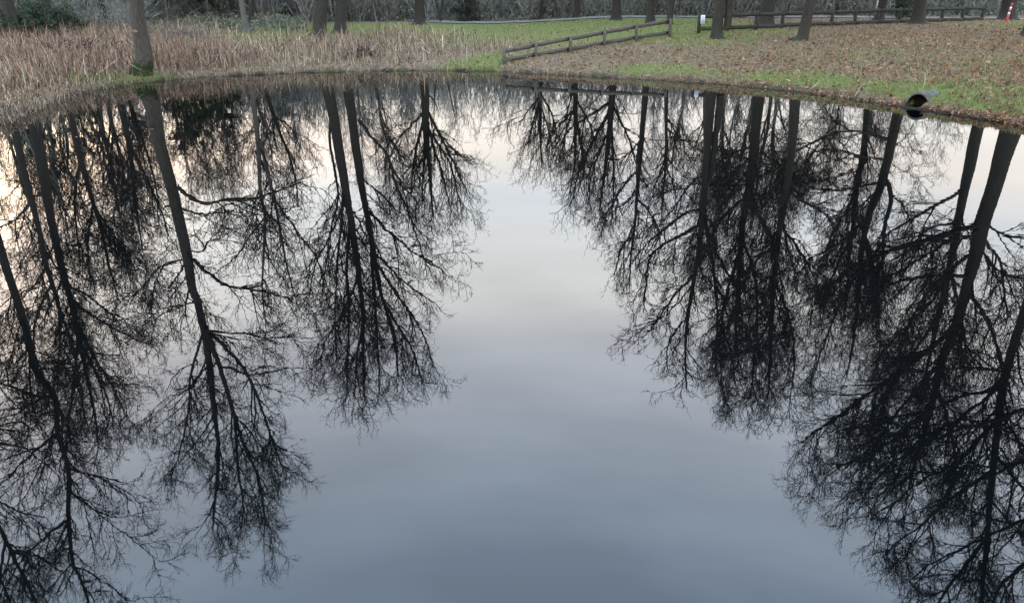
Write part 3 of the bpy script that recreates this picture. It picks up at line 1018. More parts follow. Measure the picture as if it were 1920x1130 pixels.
traced_tree('near tree beyond the right edge whose boughs sweep in low', 18.5, [
    ([(1975, 420), (1930, 560), (1899, 650), (1880, 730), (1870, 800), (1860, 900), (1850, 1010), (1840, 1130), (1835, 1220)], 22, 5, 0, 0.3),
    ([(1890, 690), (1850, 745), (1790, 790), (1730, 830), (1680, 860), (1640, 900)], 8, 2.5, 0.5, 0.2),
    ([(1872, 780), (1800, 860), (1730, 900), (1680, 940), (1640, 965)], 8, 2.5, -1, 0.1),
    ([(1880, 730), (1810, 740), (1740, 770), (1670, 785), (1610, 800), (1565, 812)], 8, 2.5, 1.2, 0.15),
    ([(1865, 850), (1930, 930), (1980, 985)], 8, 4, 1, 0.1),
    ([(1850, 1010), (1800, 1070), (1760, 1130), (1740, 1180)], 8, 3, -1, 0.1),
    ([(1862, 880), (1790, 930), (1730, 980), (1690, 1010), (1660, 1040)], 7, 2.5, .8, 0.1),
    ([(1885, 700), (1850, 690), (1790, 690), (1720, 700)], 6, 2.5, -1, 0.1)], dict(dens=1.5, scale=0.82, s1=0.38, up=0.08, a1=48, tw=0.8, s0=1.0), seed=58)

traced_tree('outermost tree beyond the right edge with only its branch tips in view', 17.5, [
    ([(2080, 500), (2045, 700), (2012, 850), (1992, 950), (1972, 1050), (1960, 1150), (1950, 1250)], 20, 5, 0, 0.3),
    ([(2043, 705), (1985, 742), (1920, 767), (1837, 795), (1754, 823), (1680, 862), (1620, 890)], 9, 2.5, 0.6, 0.25),
    ([(1994, 945), (1880, 990), (1800, 1030), (1740, 1060), (1700, 1090)], 9, 2.5, 0.8, 0.15),
    ([(1976, 1030), (1890, 1080), (1850, 1150), (1830, 1200)], 9, 3, -0.6, 0.15),
    ([(2025, 790), (1950, 850), (1880, 880), (1800, 920)], 8, 2.5, -0.8, 0.15)], dict(dens=1.3, scale=0.8, s1=0.42, up=0.08, tw=0.8), seed=59)
traced_tree('outermost tree beyond the left edge, its crown leaning into view', 18.0, [
    ([(-120, 500), (-85, 700), (-55, 850), (-30, 930), (0, 990), (40, 1070), (70, 1130), (100, 1220)], 15, 4, 0, 0.3),
    ([(-40, 900), (-10, 930), (40, 960), (90, 970)], 5, 2, 0.6, 0.1),
    ([(-70, 790), (-20, 800), (30, 790), (70, 810)], 6, 2, -0.6, 0.1),
    ([(20, 1030), (60, 1040), (110, 1060)], 5, 2, 0.6, 0.1),
    ([(10, 1010), (0, 1080), (0, 1150), (10, 1200)], 6, 2, -0.6, 0.1)], dict(dens=1.3, scale=0.8, s1=0.42, up=0.1, tw=0.8), seed=60)

# ------------------------------------------------------------------ the wood behind: free-standing trees copied from four models
def wood_proto(seed, H_, r, fork, spread):
    rg = np.random.default_rng(seed)
    pts = [np.array([0, 0, -0.3])]
    x = np.zeros(2)
    for k in range(1, 9):
        x = x + rg.normal(size=2) * 0.16
        pts.append(np.array([x[0], x[1], H_ * k / 8]))
    P = catmull(pts, 4)
    Rd = r * (1 - 0.93 * np.linspace(0, 1, len(P)) ** 0.9)
    Rd[0] *= 1.5
    Rd[1] *= 1.2
    parts = [tubes(P[None], Rd[None], 8)]
    P0, R0, L0, T0 = [resample(P, Rd, 24)[0]], [resample(P, Rd, 24)[1]], [H_], [fork]
    pos, d, ln, r0 = spawn(rg, P0[0][None], R0[0][None], np.array([H_]), H_ * (1 - fork) / 8, fork, spread, 9, H_ * 0.28, H_ * 0.45, 0.6, r * 0.5, 0.35)
    Q, Qr = grow(rg, pos, d, ln, r0, 8, 0.1, 0.1, 0.02)
    parts.append(tubes(Q, Qr, 5))
    for k in range(len(Q)):
        a, b_, l = resample(Q[k], Qr[k], 16)
        P0.append(a)
        R0.append(b_)
        L0.append(l)
        T0.append(0.1)
    crown = branch_out(rg, P0, R0, L0, T0, dict(dens=0.5, scale=1.25, s1=0.5))
    V, q, t = join(parts)
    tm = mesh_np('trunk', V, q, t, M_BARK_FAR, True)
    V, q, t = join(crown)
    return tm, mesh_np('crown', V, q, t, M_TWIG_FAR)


protos = [wood_proto(101, 13.0, 0.17, 0.2, 38), wood_proto(102, 15.0, 0.22, 0.3, 32), wood_proto(103, 11.0, 0.12, 0.15, 44), wood_proto(104, 14.0, 0.16, 0.25, 35)]


def wood_tree(px, D, k, sc, label, group, rz, lean=0.0):
    zc = D * CP + (CAM_H - 0.7) * SP
    x = (px - 960.0) / FPX * zc
    root = bpy.data.objects.new('bare_tree', None)
    C.objects.link(root)
    root.location = (x, D, float(ground_z(x, D)))
    root.rotation_euler = (0, lean, rz)
    root.scale = (sc, sc, sc)
    tag(root, label, 'tree', group)
    link('trunk', protos[k][0], root)
    link('crown', protos[k][1], root)


rt = random.Random(5)
ORD = ['first', 'second', 'third', 'fourth', 'fifth', 'sixth', 'seventh', 'eighth', 'ninth', 'tenth', 'eleventh', 'twelfth', 'thirteenth', 'fourteenth', 'fifteenth', 'sixteenth', 'seventeenth', 'eighteenth', 'nineteenth', 'twentieth', 'twenty first', 'twenty second', 'twenty third', 'twenty fourth']
left_wood = [(52, 52), (74, 55), (128, 50), (150, 54), (166, 51), (222, 60), (300, 57), (318, 54), (345, 60), (372, 64), (392, 58), (425, 66), (462, 60), (488, 66), (30, 62), (100, 64), (200, 68), (270, 66), (-30, 50), (-60, 58), (535, 70), (560, 64)]
for k, (px, D) in enumerate(sorted(left_wood)):
    wood_tree(px, D, rt.randrange(4), rt.uniform(0.62, 0.9) if 260 < px < 480 else rt.uniform(0.75, 1.05), ORD[k] + ' thin bare tree from the left in the wood behind the left bank', 'thin trees of the left wood', rt.uniform(0, 6.28), rt.uniform(-0.06, 0.08))
mid_wood = [(610, 72), (655, 66), (690, 74), (735, 70), (760, 78), (850, 74), (700, 62)]
for k, (px, D) in enumerate(sorted(mid_wood)):
    wood_tree(px, D, rt.randrange(4), rt.uniform(0.6, 0.85), ORD[k] + ' small bare tree from the left in the central thicket', 'small trees behind the tall pair', rt.uniform(0, 6.28))
right_wood = [(1120, 68), (1232, 66), (1290, 70), (1365, 64), (1400, 72), (1520, 66), (1560, 72), (1590, 64), (1660, 70), (1690, 66), (1740, 70), (1460, 60), (1480, 75), (1820, 68), (1330, 62), (1425, 66)]
for k, (px, D) in enumerate(sorted(right_wood)):
    wood_tree(px, D, rt.randrange(4), rt.uniform(0.6, 0.85) if px < 1280 or px > 1500 else rt.uniform(0.9, 1.15), ORD[k] + ' thin bare tree from the left behind the long fence and footpath', 'thin trees behind the footpath', rt.uniform(0, 6.28))

# slim v shaped sapling and a pale dead stem
def simple_stem(name, label, cat, paths, mat):
    root = bpy.data.objects.new(name, None)
    C.objects.link(root)
    b = np.array(paths[0][0][0])
    root.location = b
    tag(root, label, cat)
    for pts, r0, r1 in paths:
        P = catmull(np.array(pts), 4)
        v, q, t = tubes(P[None], np.linspace(r0, r1, len(P))[None], 6)
        link('stem', mesh_np('stem', v - b, q, t, mat, True), root)
    return root


def gpt(px, py, z):
    x, y = at_ground(px, py, z)
    return np.array([x, y, float(ground_z(x, y)) - 0.05])


b0 = at_depth(710, 88, 38.0)
simple_stem('dead_sapling', 'pale broken dead stem standing in the dry grass', 'sapling', [
    ([at_depth(712, 92, 38.0) - [0, 0, .3], at_depth(711, 70, 38.0), at_depth(708, 50, 38.0), at_depth(703, 25, 38.2), at_depth(699, 5, 38.2)], 0.035, 0.02),
    ([at_depth(708, 50, 38.0), at_depth(714, 40, 38.2), at_depth(722, 34, 38.2)], 0.014, 0.006)], M_BARK_PALE)
vb = at_depth(826, 40, 60.0)
vb[2] = float(ground_z(vb[0], 60.0)) - 0.1
simple_stem('sapling', 'slim dark sapling forking into a narrow v before the thicket', 'sapling', [
    ([vb, at_depth(826, 33, 60.0), at_depth(820, 12, 60.0), at_depth(814, -10, 60.0), at_depth(806, -60, 60.0), at_depth(800, -120, 60)], 0.12, 0.03),
    ([at_depth(826, 34, 60.0), at_depth(828, 15, 60.2), at_depth(831, -10, 60.2), at_depth(838, -60, 60.0), at_depth(845, -110, 60)], 0.1, 0.03)], M_BARK)

# ------------------------------------------------------------------ thicket of bare shrubs, one mass
def thicket():
    rg = np.random.default_rng(77)
    n = 290
    x = rg.uniform(-17, 17, n)
    D = rg.uniform(0, 22, n)
    hgt = rg.uniform(3.0, 8.2, n)
    z = np.zeros(n)
    N = len(x)
    stems = 9
    pos = np.repeat(np.stack([x, D, z], -1), stems, 0) + np.concatenate([rg.normal(size=(N * stems, 2)) * 0.35, np.zeros((N * stems, 1))], 1)
    hh = np.repeat(hgt, stems)
    d = norm(np.concatenate([rg.normal(size=(N * stems, 2)) * 0.33, np.ones((N * stems, 1))], 1))
    ln = hh * rg.uniform(0.6, 1.05, N * stems)
    P, Rd = grow(rg, pos, d, ln, rg.uniform(0.02, 0.042, N * stems), 4, 0.09, 0.03, 0.012)
    parts = [tubes(P, Rd, 3)]
    c = spawn(rg, P, Rd, ln, 0.5, 0.08, 40, 14, 0.5, 1.5, 0.4, 0.012, 0.15)
    P, Rd = grow(rg, *c[:3], np.maximum(c[3], 0.016), 2, 0.22, 0.05, 0.010)
    parts.append(tubes(P, Rd, 3))
    return join(parts)


V, q, t = thicket()
th_me = mesh_np('shrub_thicket', V, q, t, mat_plain('shrub_twigs', (0.12, 0.115, 0.10), (0.36, 0.35, 0.31), 2.5))
for k, (tx_, ty_, sz, rz_, where) in enumerate(((-58, 60, 1.15, 0.0, 'behind the far left wood'), (-27, 61, 1.0, 0.02, 'behind the mossy tree and tall pair'), (5, 62, 1.0, -0.02, 'at the back below the sky gap'),
                                    (38, 62, 0.85, 0.03, 'behind the long fence'), (68, 56, 0.9, -0.25, 'beyond the right edge of the path'), (-40, 47, 0.42, 0.1, 'low in front of the left wood'),
                                    (-43, 66, 1.2, 3.0, 'far back on the left'), (-12, 84, 1.1, 3.1, 'second row behind the tall pair'), (22, 84, 1.05, 3.15, 'second row behind the fence gap'), (-27, 83, 1.2, 3.05, 'second row behind the mossy tree'))):
    o = link('shrub_thicket', th_me, None, (tx_, ty_, 0.72 if tx_ < 0 else 1.0))
    o.rotation_euler = (0, 0, rz_)
    o.scale = (1, 0.45 if k == 5 else 1, sz)
    tag(o, 'dense grey thicket of bare shrubs ' + where, 'shrubs', 'thickets of bare shrubs', 'stuff')


# leaf pieces ----------------------------------------------------------------
def leaf_quads(rg, pos, size, flat=0.0):
    """small folded leaves: 4 verts, 2 triangles each"""
    n = len(pos)
    a = norm(rg.normal(size=(n, 3)) * np.array([1, 1, 1 - flat]))
    b_ = rg.normal(size=(n, 3)) * np.array([1, 1, 1 - flat])
    b_ = norm(b_ - (b_ * a).sum(1, keepdims=True) * a)
    nn = np.cross(a, b_)
    s = size[:, None]
    V = np.stack([pos - a * s * 0.55, pos + b_ * s * 0.32 + nn * s * 0.14, pos + a * s * 0.55, pos - b_ * s * 0.32 + nn * s * 0.14], 1).reshape(-1, 3)
    k = np.arange(n)[:, None] * 4
    tr = np.concatenate([k + np.array([[0, 1, 2]]), k + np.array([[0, 2, 3]])])
    return V, tr


def tint(rg, n, per, cols, var=0.25, xy=None):
    cols = np.array(cols)
    if xy is not None:
        # neighbouring plants share their colour: patches of pinkish, straw and grey brown growth
        x, y = xy
        f = (wob(x * 0.9, y * 0.8) + 0.7 * wob(y * 0.33 + 4, x * 0.41) + 2.0) / 4.0
        ix = np.clip((f + rg.normal(0, 0.28, n)) * len(cols), 0, len(cols) - 1).astype(int)
        c = cols[ix] * rg.uniform(1 - var, 1 + var, (n, 1))
        return np.repeat(c, per, 0)
    c = cols[rg.integers(0, len(cols), n)] * rg.uniform(1 - var, 1 + var, (n, 1))
    return np.repeat(c, per, 0)


def evergreen(label, name, px, D, zlo, zhi, rx, n, cols, seed, leaf=0.16, stem_r=0.12):
    rg = np.random.default_rng(seed)
    zc = D * CP + CAM_H * SP
    x = (px - 960.0) / FPX * zc
    gz = float(ground_z(x, D))
    root = bpy.data.objects.new(name, None)
    C.objects.link(root)
    root.location = (x, D, gz)
    tag(root, label, 'tree' if stem_r > 0.1 else 'bush')
    # trunk with boughs carrying leaf sprays
    P = catmull([np.array([0, 0, -0.2]), np.array([0.1, 0, zhi * 0.35]), np.array([0.0, 0.1, zhi * 0.7]), np.array([0.1, 0, zhi * 0.97])], 5)
    Rd = np.linspace(stem_r, 0.02, len(P))
    Pr, Rr, L = resample(P, Rd, 20)
    t0 = max(0.04, zlo / zhi)
    pos, d, ln, r0 = spawn(rg, Pr[None], Rr[None], np.array([L]), L / 46, t0, 72, 12, rx * 0.65, rx * 1.1, 0.55, 0.05, 0.1)
    Q, Qr = grow(rg, pos, d, ln, r0, 5, 0.16, -0.03, 0.01)
    parts = [tubes(Pr[None], Rr[None], 7), tubes(Q, Qr, 4)]
    c = spawn(rg, Q, Qr, ln, 0.3, 0.2, 45, 15, 0.4, 1.1, 0.4, 0.012, 0.0)
    S, Sr = grow(rg, *c[:3], np.maximum(c[3], 0.006), 3, 0.2, -0.05, 0.004)
    parts.append(tubes(S, Sr, 3))
    V, q, t = join(parts)
    link('trunk', mesh_np('trunk', V, q, t, M_BARK, True), root)
    k = rg.integers(0, len(S), n)
    f = rg.uniform(0.05, 1, n) * 2.999
    i0 = f.astype(int)
    w = (f - i0)[:, None]
    lp = S[k, i0] * (1 - w) + S[k, i0 + 1] * w + rg.normal(size=(n, 3)) * 0.09
    LV, lt = leaf_quads(rg, lp, rg.uniform(0.6, 1.2, n) * leaf)
    link('crown', mesh_np('crown', LV, None, lt, M_LEAF, False, tint(rg, n, 4, cols)), root)


DG = [(0.02, 0.04, 0.018), (0.035, 0.06, 0.03), (0.05, 0.075, 0.045)]
YG = [(0.05, 0.08, 0.025), (0.075, 0.105, 0.04), (0.04, 0.065, 0.025)]
GG = [(0.06, 0.085, 0.055), (0.09, 0.115, 0.08), (0.045, 0.065, 0.04)]
evergreen('dark glossy evergreen bush at the far left of the wood', 'evergreen_bush', 20, 50.0, 0.3, 6.0, 2.0, 15000, DG, 301, 0.11)
evergreen('second dark evergreen bush behind the two left trees', 'evergreen_bush', 118, 54.0, 0.6, 7.0, 2.0, 13000, DG, 302, 0.11)
evergreen('low grey green bramble mound before the left wood', 'bramble_bush', 62, 41.5, 0.1, 1.1, 1.9, 5000, GG, 303, 0.13, 0.05)
evergreen('second low grey green bramble mound beside the first', 'bramble_bush', 118, 43.0, 0.1, 0.95, 1.7, 4000, GG, 304, 0.13, 0.05)
evergreen('yellow green evergreen tree with drooping boughs behind the mossy trunk', 'evergreen_tree', 320, 56.0, 1.7, 6.6, 3.2, 15000, YG, 305, 0.12)
evergreen('second yellow green evergreen tree further right in the left wood', 'evergreen_tree', 385, 60.0, 1.9, 6.2, 2.8, 12000, YG, 306, 0.12)
evergreen('grey green evergreen behind the stouter middle tree', 'evergreen_tree', 520, 66.0, 0.5, 6.2, 2.6, 11000, GG, 307, 0.12)
evergreen('dark rounded bush before the central thicket', 'evergreen_bush', 872, 61.0, 0.1, 2.0, 1.2, 3500, [(0.045, 0.05, 0.04), (0.06, 0.065, 0.05)], 308, 0.12, 0.05)
evergreen('dark bush showing between the rails of the long fence', 'evergreen_bush', 1682, 56.5, 0.05, 1.1, 0.9, 2500, DG, 309, 0.12, 0.05)


# undergrowth of ivy and brambles under the thicket, one mass
def undergrowth():
    rg = np.random.default_rng(88)
    n = 42000
    u = rg.uniform(-0.76, 0.76, n)
    D = rg.uniform(60.5, 80, n)
    lf = (rg.uniform(0, 1, n) < 0.2)
    u = np.where(lf, rg.uniform(-0.74, -0.25, n), u)
    D = np.where(lf, rg.uniform(47, 60, n), D)
    x = u * D
    top = 0.5 + 0.9 * (0.5 + 0.5 * np.sin(x * 0.9 + D * 0.3) * np.cos(x * 0.37 - 1)) + 0.4 * np.sin(x * 2.1)
    top = np.maximum(top, 0.15) * np.where(lf, 0.55, 1.0)
    z = ground_z(x, D) + rg.uniform(0, 1, n) ** 1.2 * top
    V, tr = leaf_quads(rg, np.stack([x, D, z], -1), rg.uniform(0.12, 0.26, n))
    return V, tr, tint(rg, n, 4, [(0.12, 0.145, 0.095), (0.16, 0.165, 0.13), (0.085, 0.115, 0.065), (0.19, 0.175, 0.14)])


V, tr, cc = undergrowth()
tag(link('undergrowth', mesh_np('undergrowth', V, None, tr, M_LEAF, False, cc)), 'grey green ivy and bramble undergrowth below the bare thicket', 'undergrowth', None, 'stuff')


# ------------------------------------------------------------------ dry grass, living grass, leaf litter
def off_pipe(x, y):
    al = (x - PIPE[0]) * 0.78 + (y - PIPE[1]) * 0.62
    ac = np.abs(-(x - PIPE[0]) * 0.62 + (y - PIPE[1]) * 0.78)
    return ~((al > -0.7) & (al < 1.0) & (ac < 0.40))


def blades(rg, x, y, h, w, lean, cols, z=None, var=0.25, droop=0.5):
    n = len(x)
    z = ground_z(x, y) if z is None else z
    p0 = np.stack([x, y, z - 0.02], -1)
    th_ = rg.uniform(0, 2 * math.pi, n)
    dirh = np.stack([np.cos(th_), np.sin(th_), np.zeros(n)], -1)
    side = np.stack([-np.sin(th_ + rg.normal(size=n) * 0.8), np.cos(th_), np.zeros(n)], -1)
    side = norm(side)
    ln = np.abs(rg.normal(0, lean, n))[:, None]
    hh = h[:, None]
    p1 = p0 + UP * hh * 0.55 + dirh * hh * ln * 0.4
    p2 = p0 + UP * hh * (1 - droop * np.clip(ln, 0, 1.2) * 0.8) + dirh * hh * ln
    ww = (w if np.ndim(w) else np.full(n, w))[:, None]
    V = np.stack([p0 - side * ww * .5, p0 + side * ww * .5, p1 + side * ww * .42, p1 - side * ww * .42, p2], 1).reshape(-1, 3)
    k = np.arange(n)[:, None] * 5
    qd = k + np.array([[0, 1, 2, 3]])
    tr = k + np.array([[3, 2, 4]])
    return V, qd, tr, tint(rg, n, 5, cols, var, (x, y))


def scatter(rg, n, pxr, pyr, ztyp, keep):
    """even over the ground as seen: draws spots in the bank area of the park"""
    px = rg.uniform(*pxr, n)
    py = rg.uniform(*pyr, n)
    u = (px - 960) / FPX
    v = (py - 565) / FPX
    d = SP + v * CP
    t = (CAM_H - ztyp) / d
    x, y = u * t, (CP - v * SP) * t
    k = keep(x, y)
    return x[k], y[k]


rg = np.random.default_rng(400)
STRAW = [(0.20, 0.125, 0.085), (0.31, 0.20, 0.14), (0.10, 0.07, 0.05), (0.36, 0.25, 0.175), (0.29, 0.22, 0.15), (0.07, 0.055, 0.038), (0.37, 0.285, 0.195), (0.25, 0.20, 0.13), (0.21, 0.175, 0.12), (0.42, 0.335, 0.245)]
# tall dry reeds and grass on the left and far bank
x, y = scatter(rg, 80000, (-80, 960), (52, 235), 0.3, lambda x, y: (shore_dist(x, y) > 0.05) & (rng.uniform(0, 1, len(x)) > 1.15 * green_mask(x, y)) & ((y < 46) | (x < -17)))
clump = 0.5 + 0.5 * np.sin(x * 0.8 + 1) * np.cos(y * 0.7)
near = np.clip(shore_dist(x, y) / 1.9, 0.2, 1)
patch = np.clip(0.5 + 0.55 * wob(x * 0.75 + 3, y * 0.8), 0, 1)
h = rg.gamma(3.2, 0.19, len(x)) * (0.22 + 0.55 * clump + 0.5 * patch) * near * np.where(x > -4.5, 0.7, 1.0)
h = np.minimum(h, 1.1)
V, qd, tr, cc = blades(rg, x, y, h, rg.uniform(0.012, 0.034, len(x)), 0.85, STRAW, var=0.5)
tag(link('dry_reeds', mesh_np('dry_reeds', V, qd, tr, M_TINT, False, cc)), 'tangled dry tan reeds and grass on the left and far bank', 'reeds', None, 'stuff')
x, y = scatter(rg, 9000, (-80, 880), (58, 225), 0.3, lambda x, y: (shore_dist(x, y) > 0.6) & (y < 45) & (wob(x * 0.9, y * 1.1) > -0.1))
V, qd, tr, cc = blades(rg, x, y, rg.uniform(0.5, 1.15, len(x)), rg.uniform(0.018, 0.04, len(x)), 1.2, STRAW[:4] + [(0.06, 0.045, 0.032), (0.45, 0.37, 0.28), (0.13, 0.10, 0.07)], var=0.4, droop=0.9)
tag(link('bent_stalks', mesh_np('bent_stalks', V, qd, tr, M_TINT, False, cc)), 'bent and broken dead stalks arching through the left reed bed', 'reeds', None, 'stuff')
# fallen stalks along the waterline
x, y = scatter(rg, 26000, (-60, 1100), (128, 245), 0.03, lambda x, y: (np.abs(shore_dist(x, y) - 0.15) < 0.4))
V, qd, tr, cc = blades(rg, x, y, rg.uniform(0.15, 0.5, len(x)), 0.016, 1.0, STRAW + [(0.06, 0.045, 0.03), (0.09, 0.07, 0.05)] * 2, z=np.maximum(ground_z(x, y), 0.01), droop=1.0)
tag(link('fallen_stalks', mesh_np('fallen_stalks', V, qd, tr, M_TINT, False, cc)), 'matted fallen reed stalks along the left waterline', 'reeds', None, 'stuff')
# short stubble on the right bank
x, y = scatter(rg, 26000, (940, 2000), (55, 245), 0.7, lambda x, y: (shore_dist(x, y) > 0.02) & (y < 52) & off_pipe(x, y))
V, qd, tr, cc = blades(rg, x, y, rg.uniform(0.05, 0.22, len(x)), 0.014, 0.6, STRAW)
tag(link('grass_stubble', mesh_np('grass_stubble', V, qd, tr, M_TINT, False, cc)), 'short straw coloured stubble over the right bank', 'grass', None, 'stuff')
# living grass
GRASS = [(0.12, 0.17, 0.04), (0.16, 0.21, 0.06), (0.09, 0.12, 0.035), (0.22, 0.23, 0.10), (0.26, 0.22, 0.13)]
x, y = scatter(rg, 110000, (-60, 2000), (50, 240), 0.6, lambda x, y: (shore_dist(x, y) > 0.1) & (rng.uniform(0, 1, len(x)) < green_mask(x, y) ** 1.3) & (y < 62) & off_pipe(x, y))
V, qd, tr, cc = blades(rg, x, y, rg.uniform(0.05, 0.15, len(x)), 0.02, 0.5, GRASS)
tag(link('grass', mesh_np('grass', V, qd, tr, M_TINT, False, cc)), 'patches of living green grass on both banks', 'grass', None, 'stuff')
# leaf litter on the right bank and thin on the left
LITTER = [(0.17, 0.085, 0.045), (0.29, 0.155, 0.085), (0.09, 0.06, 0.042), (0.30, 0.18, 0.10), (0.20, 0.115, 0.065), (0.26, 0.165, 0.10), (0.11, 0.08, 0.045), (0.34, 0.24, 0.16)]
x, y = scatter(rg, 95000, (960, 2000), (48, 245), 0.7, lambda x, y: (shore_dist(x, y) > -0.15) & off_pipe(x, y) & (rng.uniform(0, 1, len(x)) > 0.55 * green_mask(x, y) + 0.5 * np.clip(0.5 + 0.9 * wob(x * 1.3 + 2, y * 1.5), 0, 1)) & (y < 58))
z = np.maximum(ground_z(x, y), 0.0) + rg.uniform(0.01, 0.06, len(x))
V, tr = leaf_quads(rg, np.stack([x, y, z], -1), np.clip(rg.lognormal(-2.7, 0.4, len(x)), 0.03, 0.16), 0.3)
V2, tr2 = None, None
c1 = tint(rg, len(x), 4, LITTER, 0.3, (x * 1.6, y * 1.6))
tag(link('leaf_litter', mesh_np('leaf_litter', V, None, tr, M_LEAF, False, c1)), 'brown fallen leaves strewn over the right bank', 'leaves', None, 'stuff')
x, y = scatter(rg, 16000, (-60, 1000), (70, 235), 0.3, lambda x, y: (shore_dist(x, y) > 0.0) & (y < 50))
z = ground_z(x, y) + rg.uniform(0.01, 0.05, len(x))
V, tr = leaf_quads(rg, np.stack([x, y, z], -1), rg.uniform(0.06, 0.12, len(x)), 0.45)
tag(link('scattered_leaves', mesh_np('scattered_leaves', V, None, tr, M_LEAF, False, tint(rg, len(x), 4, LITTER))), 'scattered fallen leaves among the dry grass on the left bank', 'leaves', None, 'stuff')

xf = np.concatenate([rg.uniform(-11, 12, 700), [0.35, -3.4, 2.2, 3.9]])
yf = np.concatenate([rg.uniform(14, 33, 700), [13.2, 9.4, 14.6, 12.1]])
dsh = shore_dist(xf, yf)
kf = ((dsh < -0.05) & (rg.uniform(0, 1, len(xf)) < np.exp(dsh / 0.7))) | (np.arange(len(xf)) >= 700)
xf, yf = xf[kf], yf[kf]
V, tr = leaf_quads(rg, np.stack([xf, yf, np.full(len(xf), 0.006)], -1), rg.uniform(0.03, 0.09, len(xf)), 0.97)
tag(link('floating_leaves', mesh_np('floating_leaves', V, None, tr, M_LEAF, False, tint(rg, len(xf), 4, LITTER))), 'few fallen leaves floating on the pond, mostly near the shore', 'leaves', None, 'stuff')

# ------------------------------------------------------------------ fences
M_WOOD = mat_plain('weathered_wood', (0.045, 0.04, 0.033), (0.125, 0.11, 0.092), 3.0, 0.9, 0.2, 0.01, (1, 1, 8))
M_WOOD_DARK = mat_plain('dark_wet_wood', (0.018, 0.017, 0.015), (0.05, 0.047, 0.04), 3.0, 0.8, 0.25, 0.01, (1, 1, 8))
M_WOOD_GREEN = mat_plain('algae_wood', (0.03, 0.045, 0.015), (0.07, 0.09, 0.035), 5.0, 0.9, 0.2, 0.01)


def post_mesh(p, top, w, mat, name='post'):
    g = float(ground_z(p[0], p[1]))
    v, q, t = box(0, 0, (top + g - 0.3) / 2, w, w, top - g + 0.3)
    # slightly pointed weathered top
    v = np.vstack([v, [[0, 0, top + 0.015]]])
    q2 = q[[0, 2, 3, 4, 5]]
    tr = np.array([[4, 5, 8], [5, 6, 8], [6, 7, 8], [7, 4, 8]])
    return v, q2, tr


def rail_mesh(a, b, hgt, thick):
    a, b = np.array(a, float), np.array(b, float)
    d = b - a
    L = np.linalg.norm(d)
    d /= L
    s = norm(np.cross(d, UP))
    u = np.cross(s, d)
    V = []
    n = 4
    for k in range(n + 1):
        c = a + d * L * k / n + u * (0.008 * math.sin(k * 2.1 + a[0] * 3))
        for (i, j) in ((-1, -1), (1, -1), (1, 1), (-1, 1)):
            V.append(c + s * i * thick / 2 + u * j * hgt / 2)
    q = []
    for k in range(n):
        for m in range(4):
            q.append([k * 4 + m, k * 4 + (m + 1) % 4, k * 4 + 4 + (m + 1) % 4, k * 4 + 4 + m])
    q.append([3, 2, 1, 0])
    q.append([n * 4, n * 4 + 1, n * 4 + 2, n * 4 + 3])
    return np.array(V), np.array(q), None


def fence(name, label, posts, tops, lows, wood, post_w, rail_h, over=0.12, front=0.075, low_mats=None):
    root = bpy.data.objects.new(name, None)
    C.objects.link(root)
    b = np.array([posts[0][0], posts[0][1], float(ground_z(posts[0][0], posts[0][1]))])
    root.location = b
    tag(root, label, 'fence')
    for i, p in enumerate(posts):
        v, q, t = post_mesh(p, tops[i] + rail_h * 0.62 + 0.02 * math.sin(i * 2.7), post_w, wood)
        v = v + np.array([p[0], p[1], 0]) - b
        v[4:] += np.array([0.025 * math.sin(i * 3.1), 0.03 * math.cos(i * 1.7), 0])
        link('post', mesh_np('post', v, q, t, wood), root)
    for i in range(len(posts) - 1):
        a, c = np.array(posts[i]), np.array(posts[i + 1])
        d = (c - a) / np.linalg.norm(c - a)
        nrm = np.array([d[1], -d[0]])
        off = nrm * front
        for k, (zz, mt) in enumerate(((tops, wood), (lows, wood if not low_mats or i not in low_mats else low_mats[i]))):
            e = 0.035 if i % 2 else 0.03
            o2 = off + nrm * (0.004 if i % 2 else 0.0)
            A = np.array([*(a + d * 0.005 + o2), zz[i] + 0.01 * math.sin(i * 1.9 + k)])
            B = np.array([*(c - d * 0.005 + o2), zz[i + 1] + 0.01 * math.sin(i * 2.3 + k)])
            v, q, t = rail_mesh(A, B, rail_h, 0.04)
            link('rail', mesh_np('rail', v - b, q, t, mt), root)
    return root


fp = [(945, 33.3), (1005, 34.2), (1070, 35.2), (1134, 36.3), (1194, 37.4), (1257, 38.6)]
posts, tops, lows = [], [], []
for px, D in fp:
    f_ = (px - 945) / (1257 - 945)
    zt = 0.70 + (1.68 - 0.70) * f_
    zl = 0.34 + (1.18 - 0.34) * f_
    zc = D * CP + (CAM_H - zt) * SP
    posts.append(((px - 960) / FPX * zc, D))
    tops.append(zt)
    lows.append(zl)
fence('wooden_fence', 'weathered grey post and rail fence sloping down into the pond edge', posts, tops, lows, M_WOOD, 0.13, 0.165, front=-0.085)
fp2 = []
tp2, lw2 = [], []
n = 13
x0 = (1312 - 960) / FPX * (39.8 * CP + 1.3 * SP)
x1 = (1845 - 960) / FPX * (52.0 * CP + 1.2 * SP)
for i in range(n):
    f_ = i / (n - 1)
    fp2.append((x0 + (x1 - x0) * f_, 39.8 + (52 - 39.8) * f_ + 0.6 * math.sin(f_ * 3.1)))
    tp2.append(1.86 + 0.12 * f_)
    lw2.append(1.29 + 0.06 * f_)
fence('wooden_fence', 'long dark post and rail fence running along the footpath', fp2, tp2, lw2, M_WOOD_DARK, 0.15, 0.19, low_mats={0: M_WOOD_GREEN})

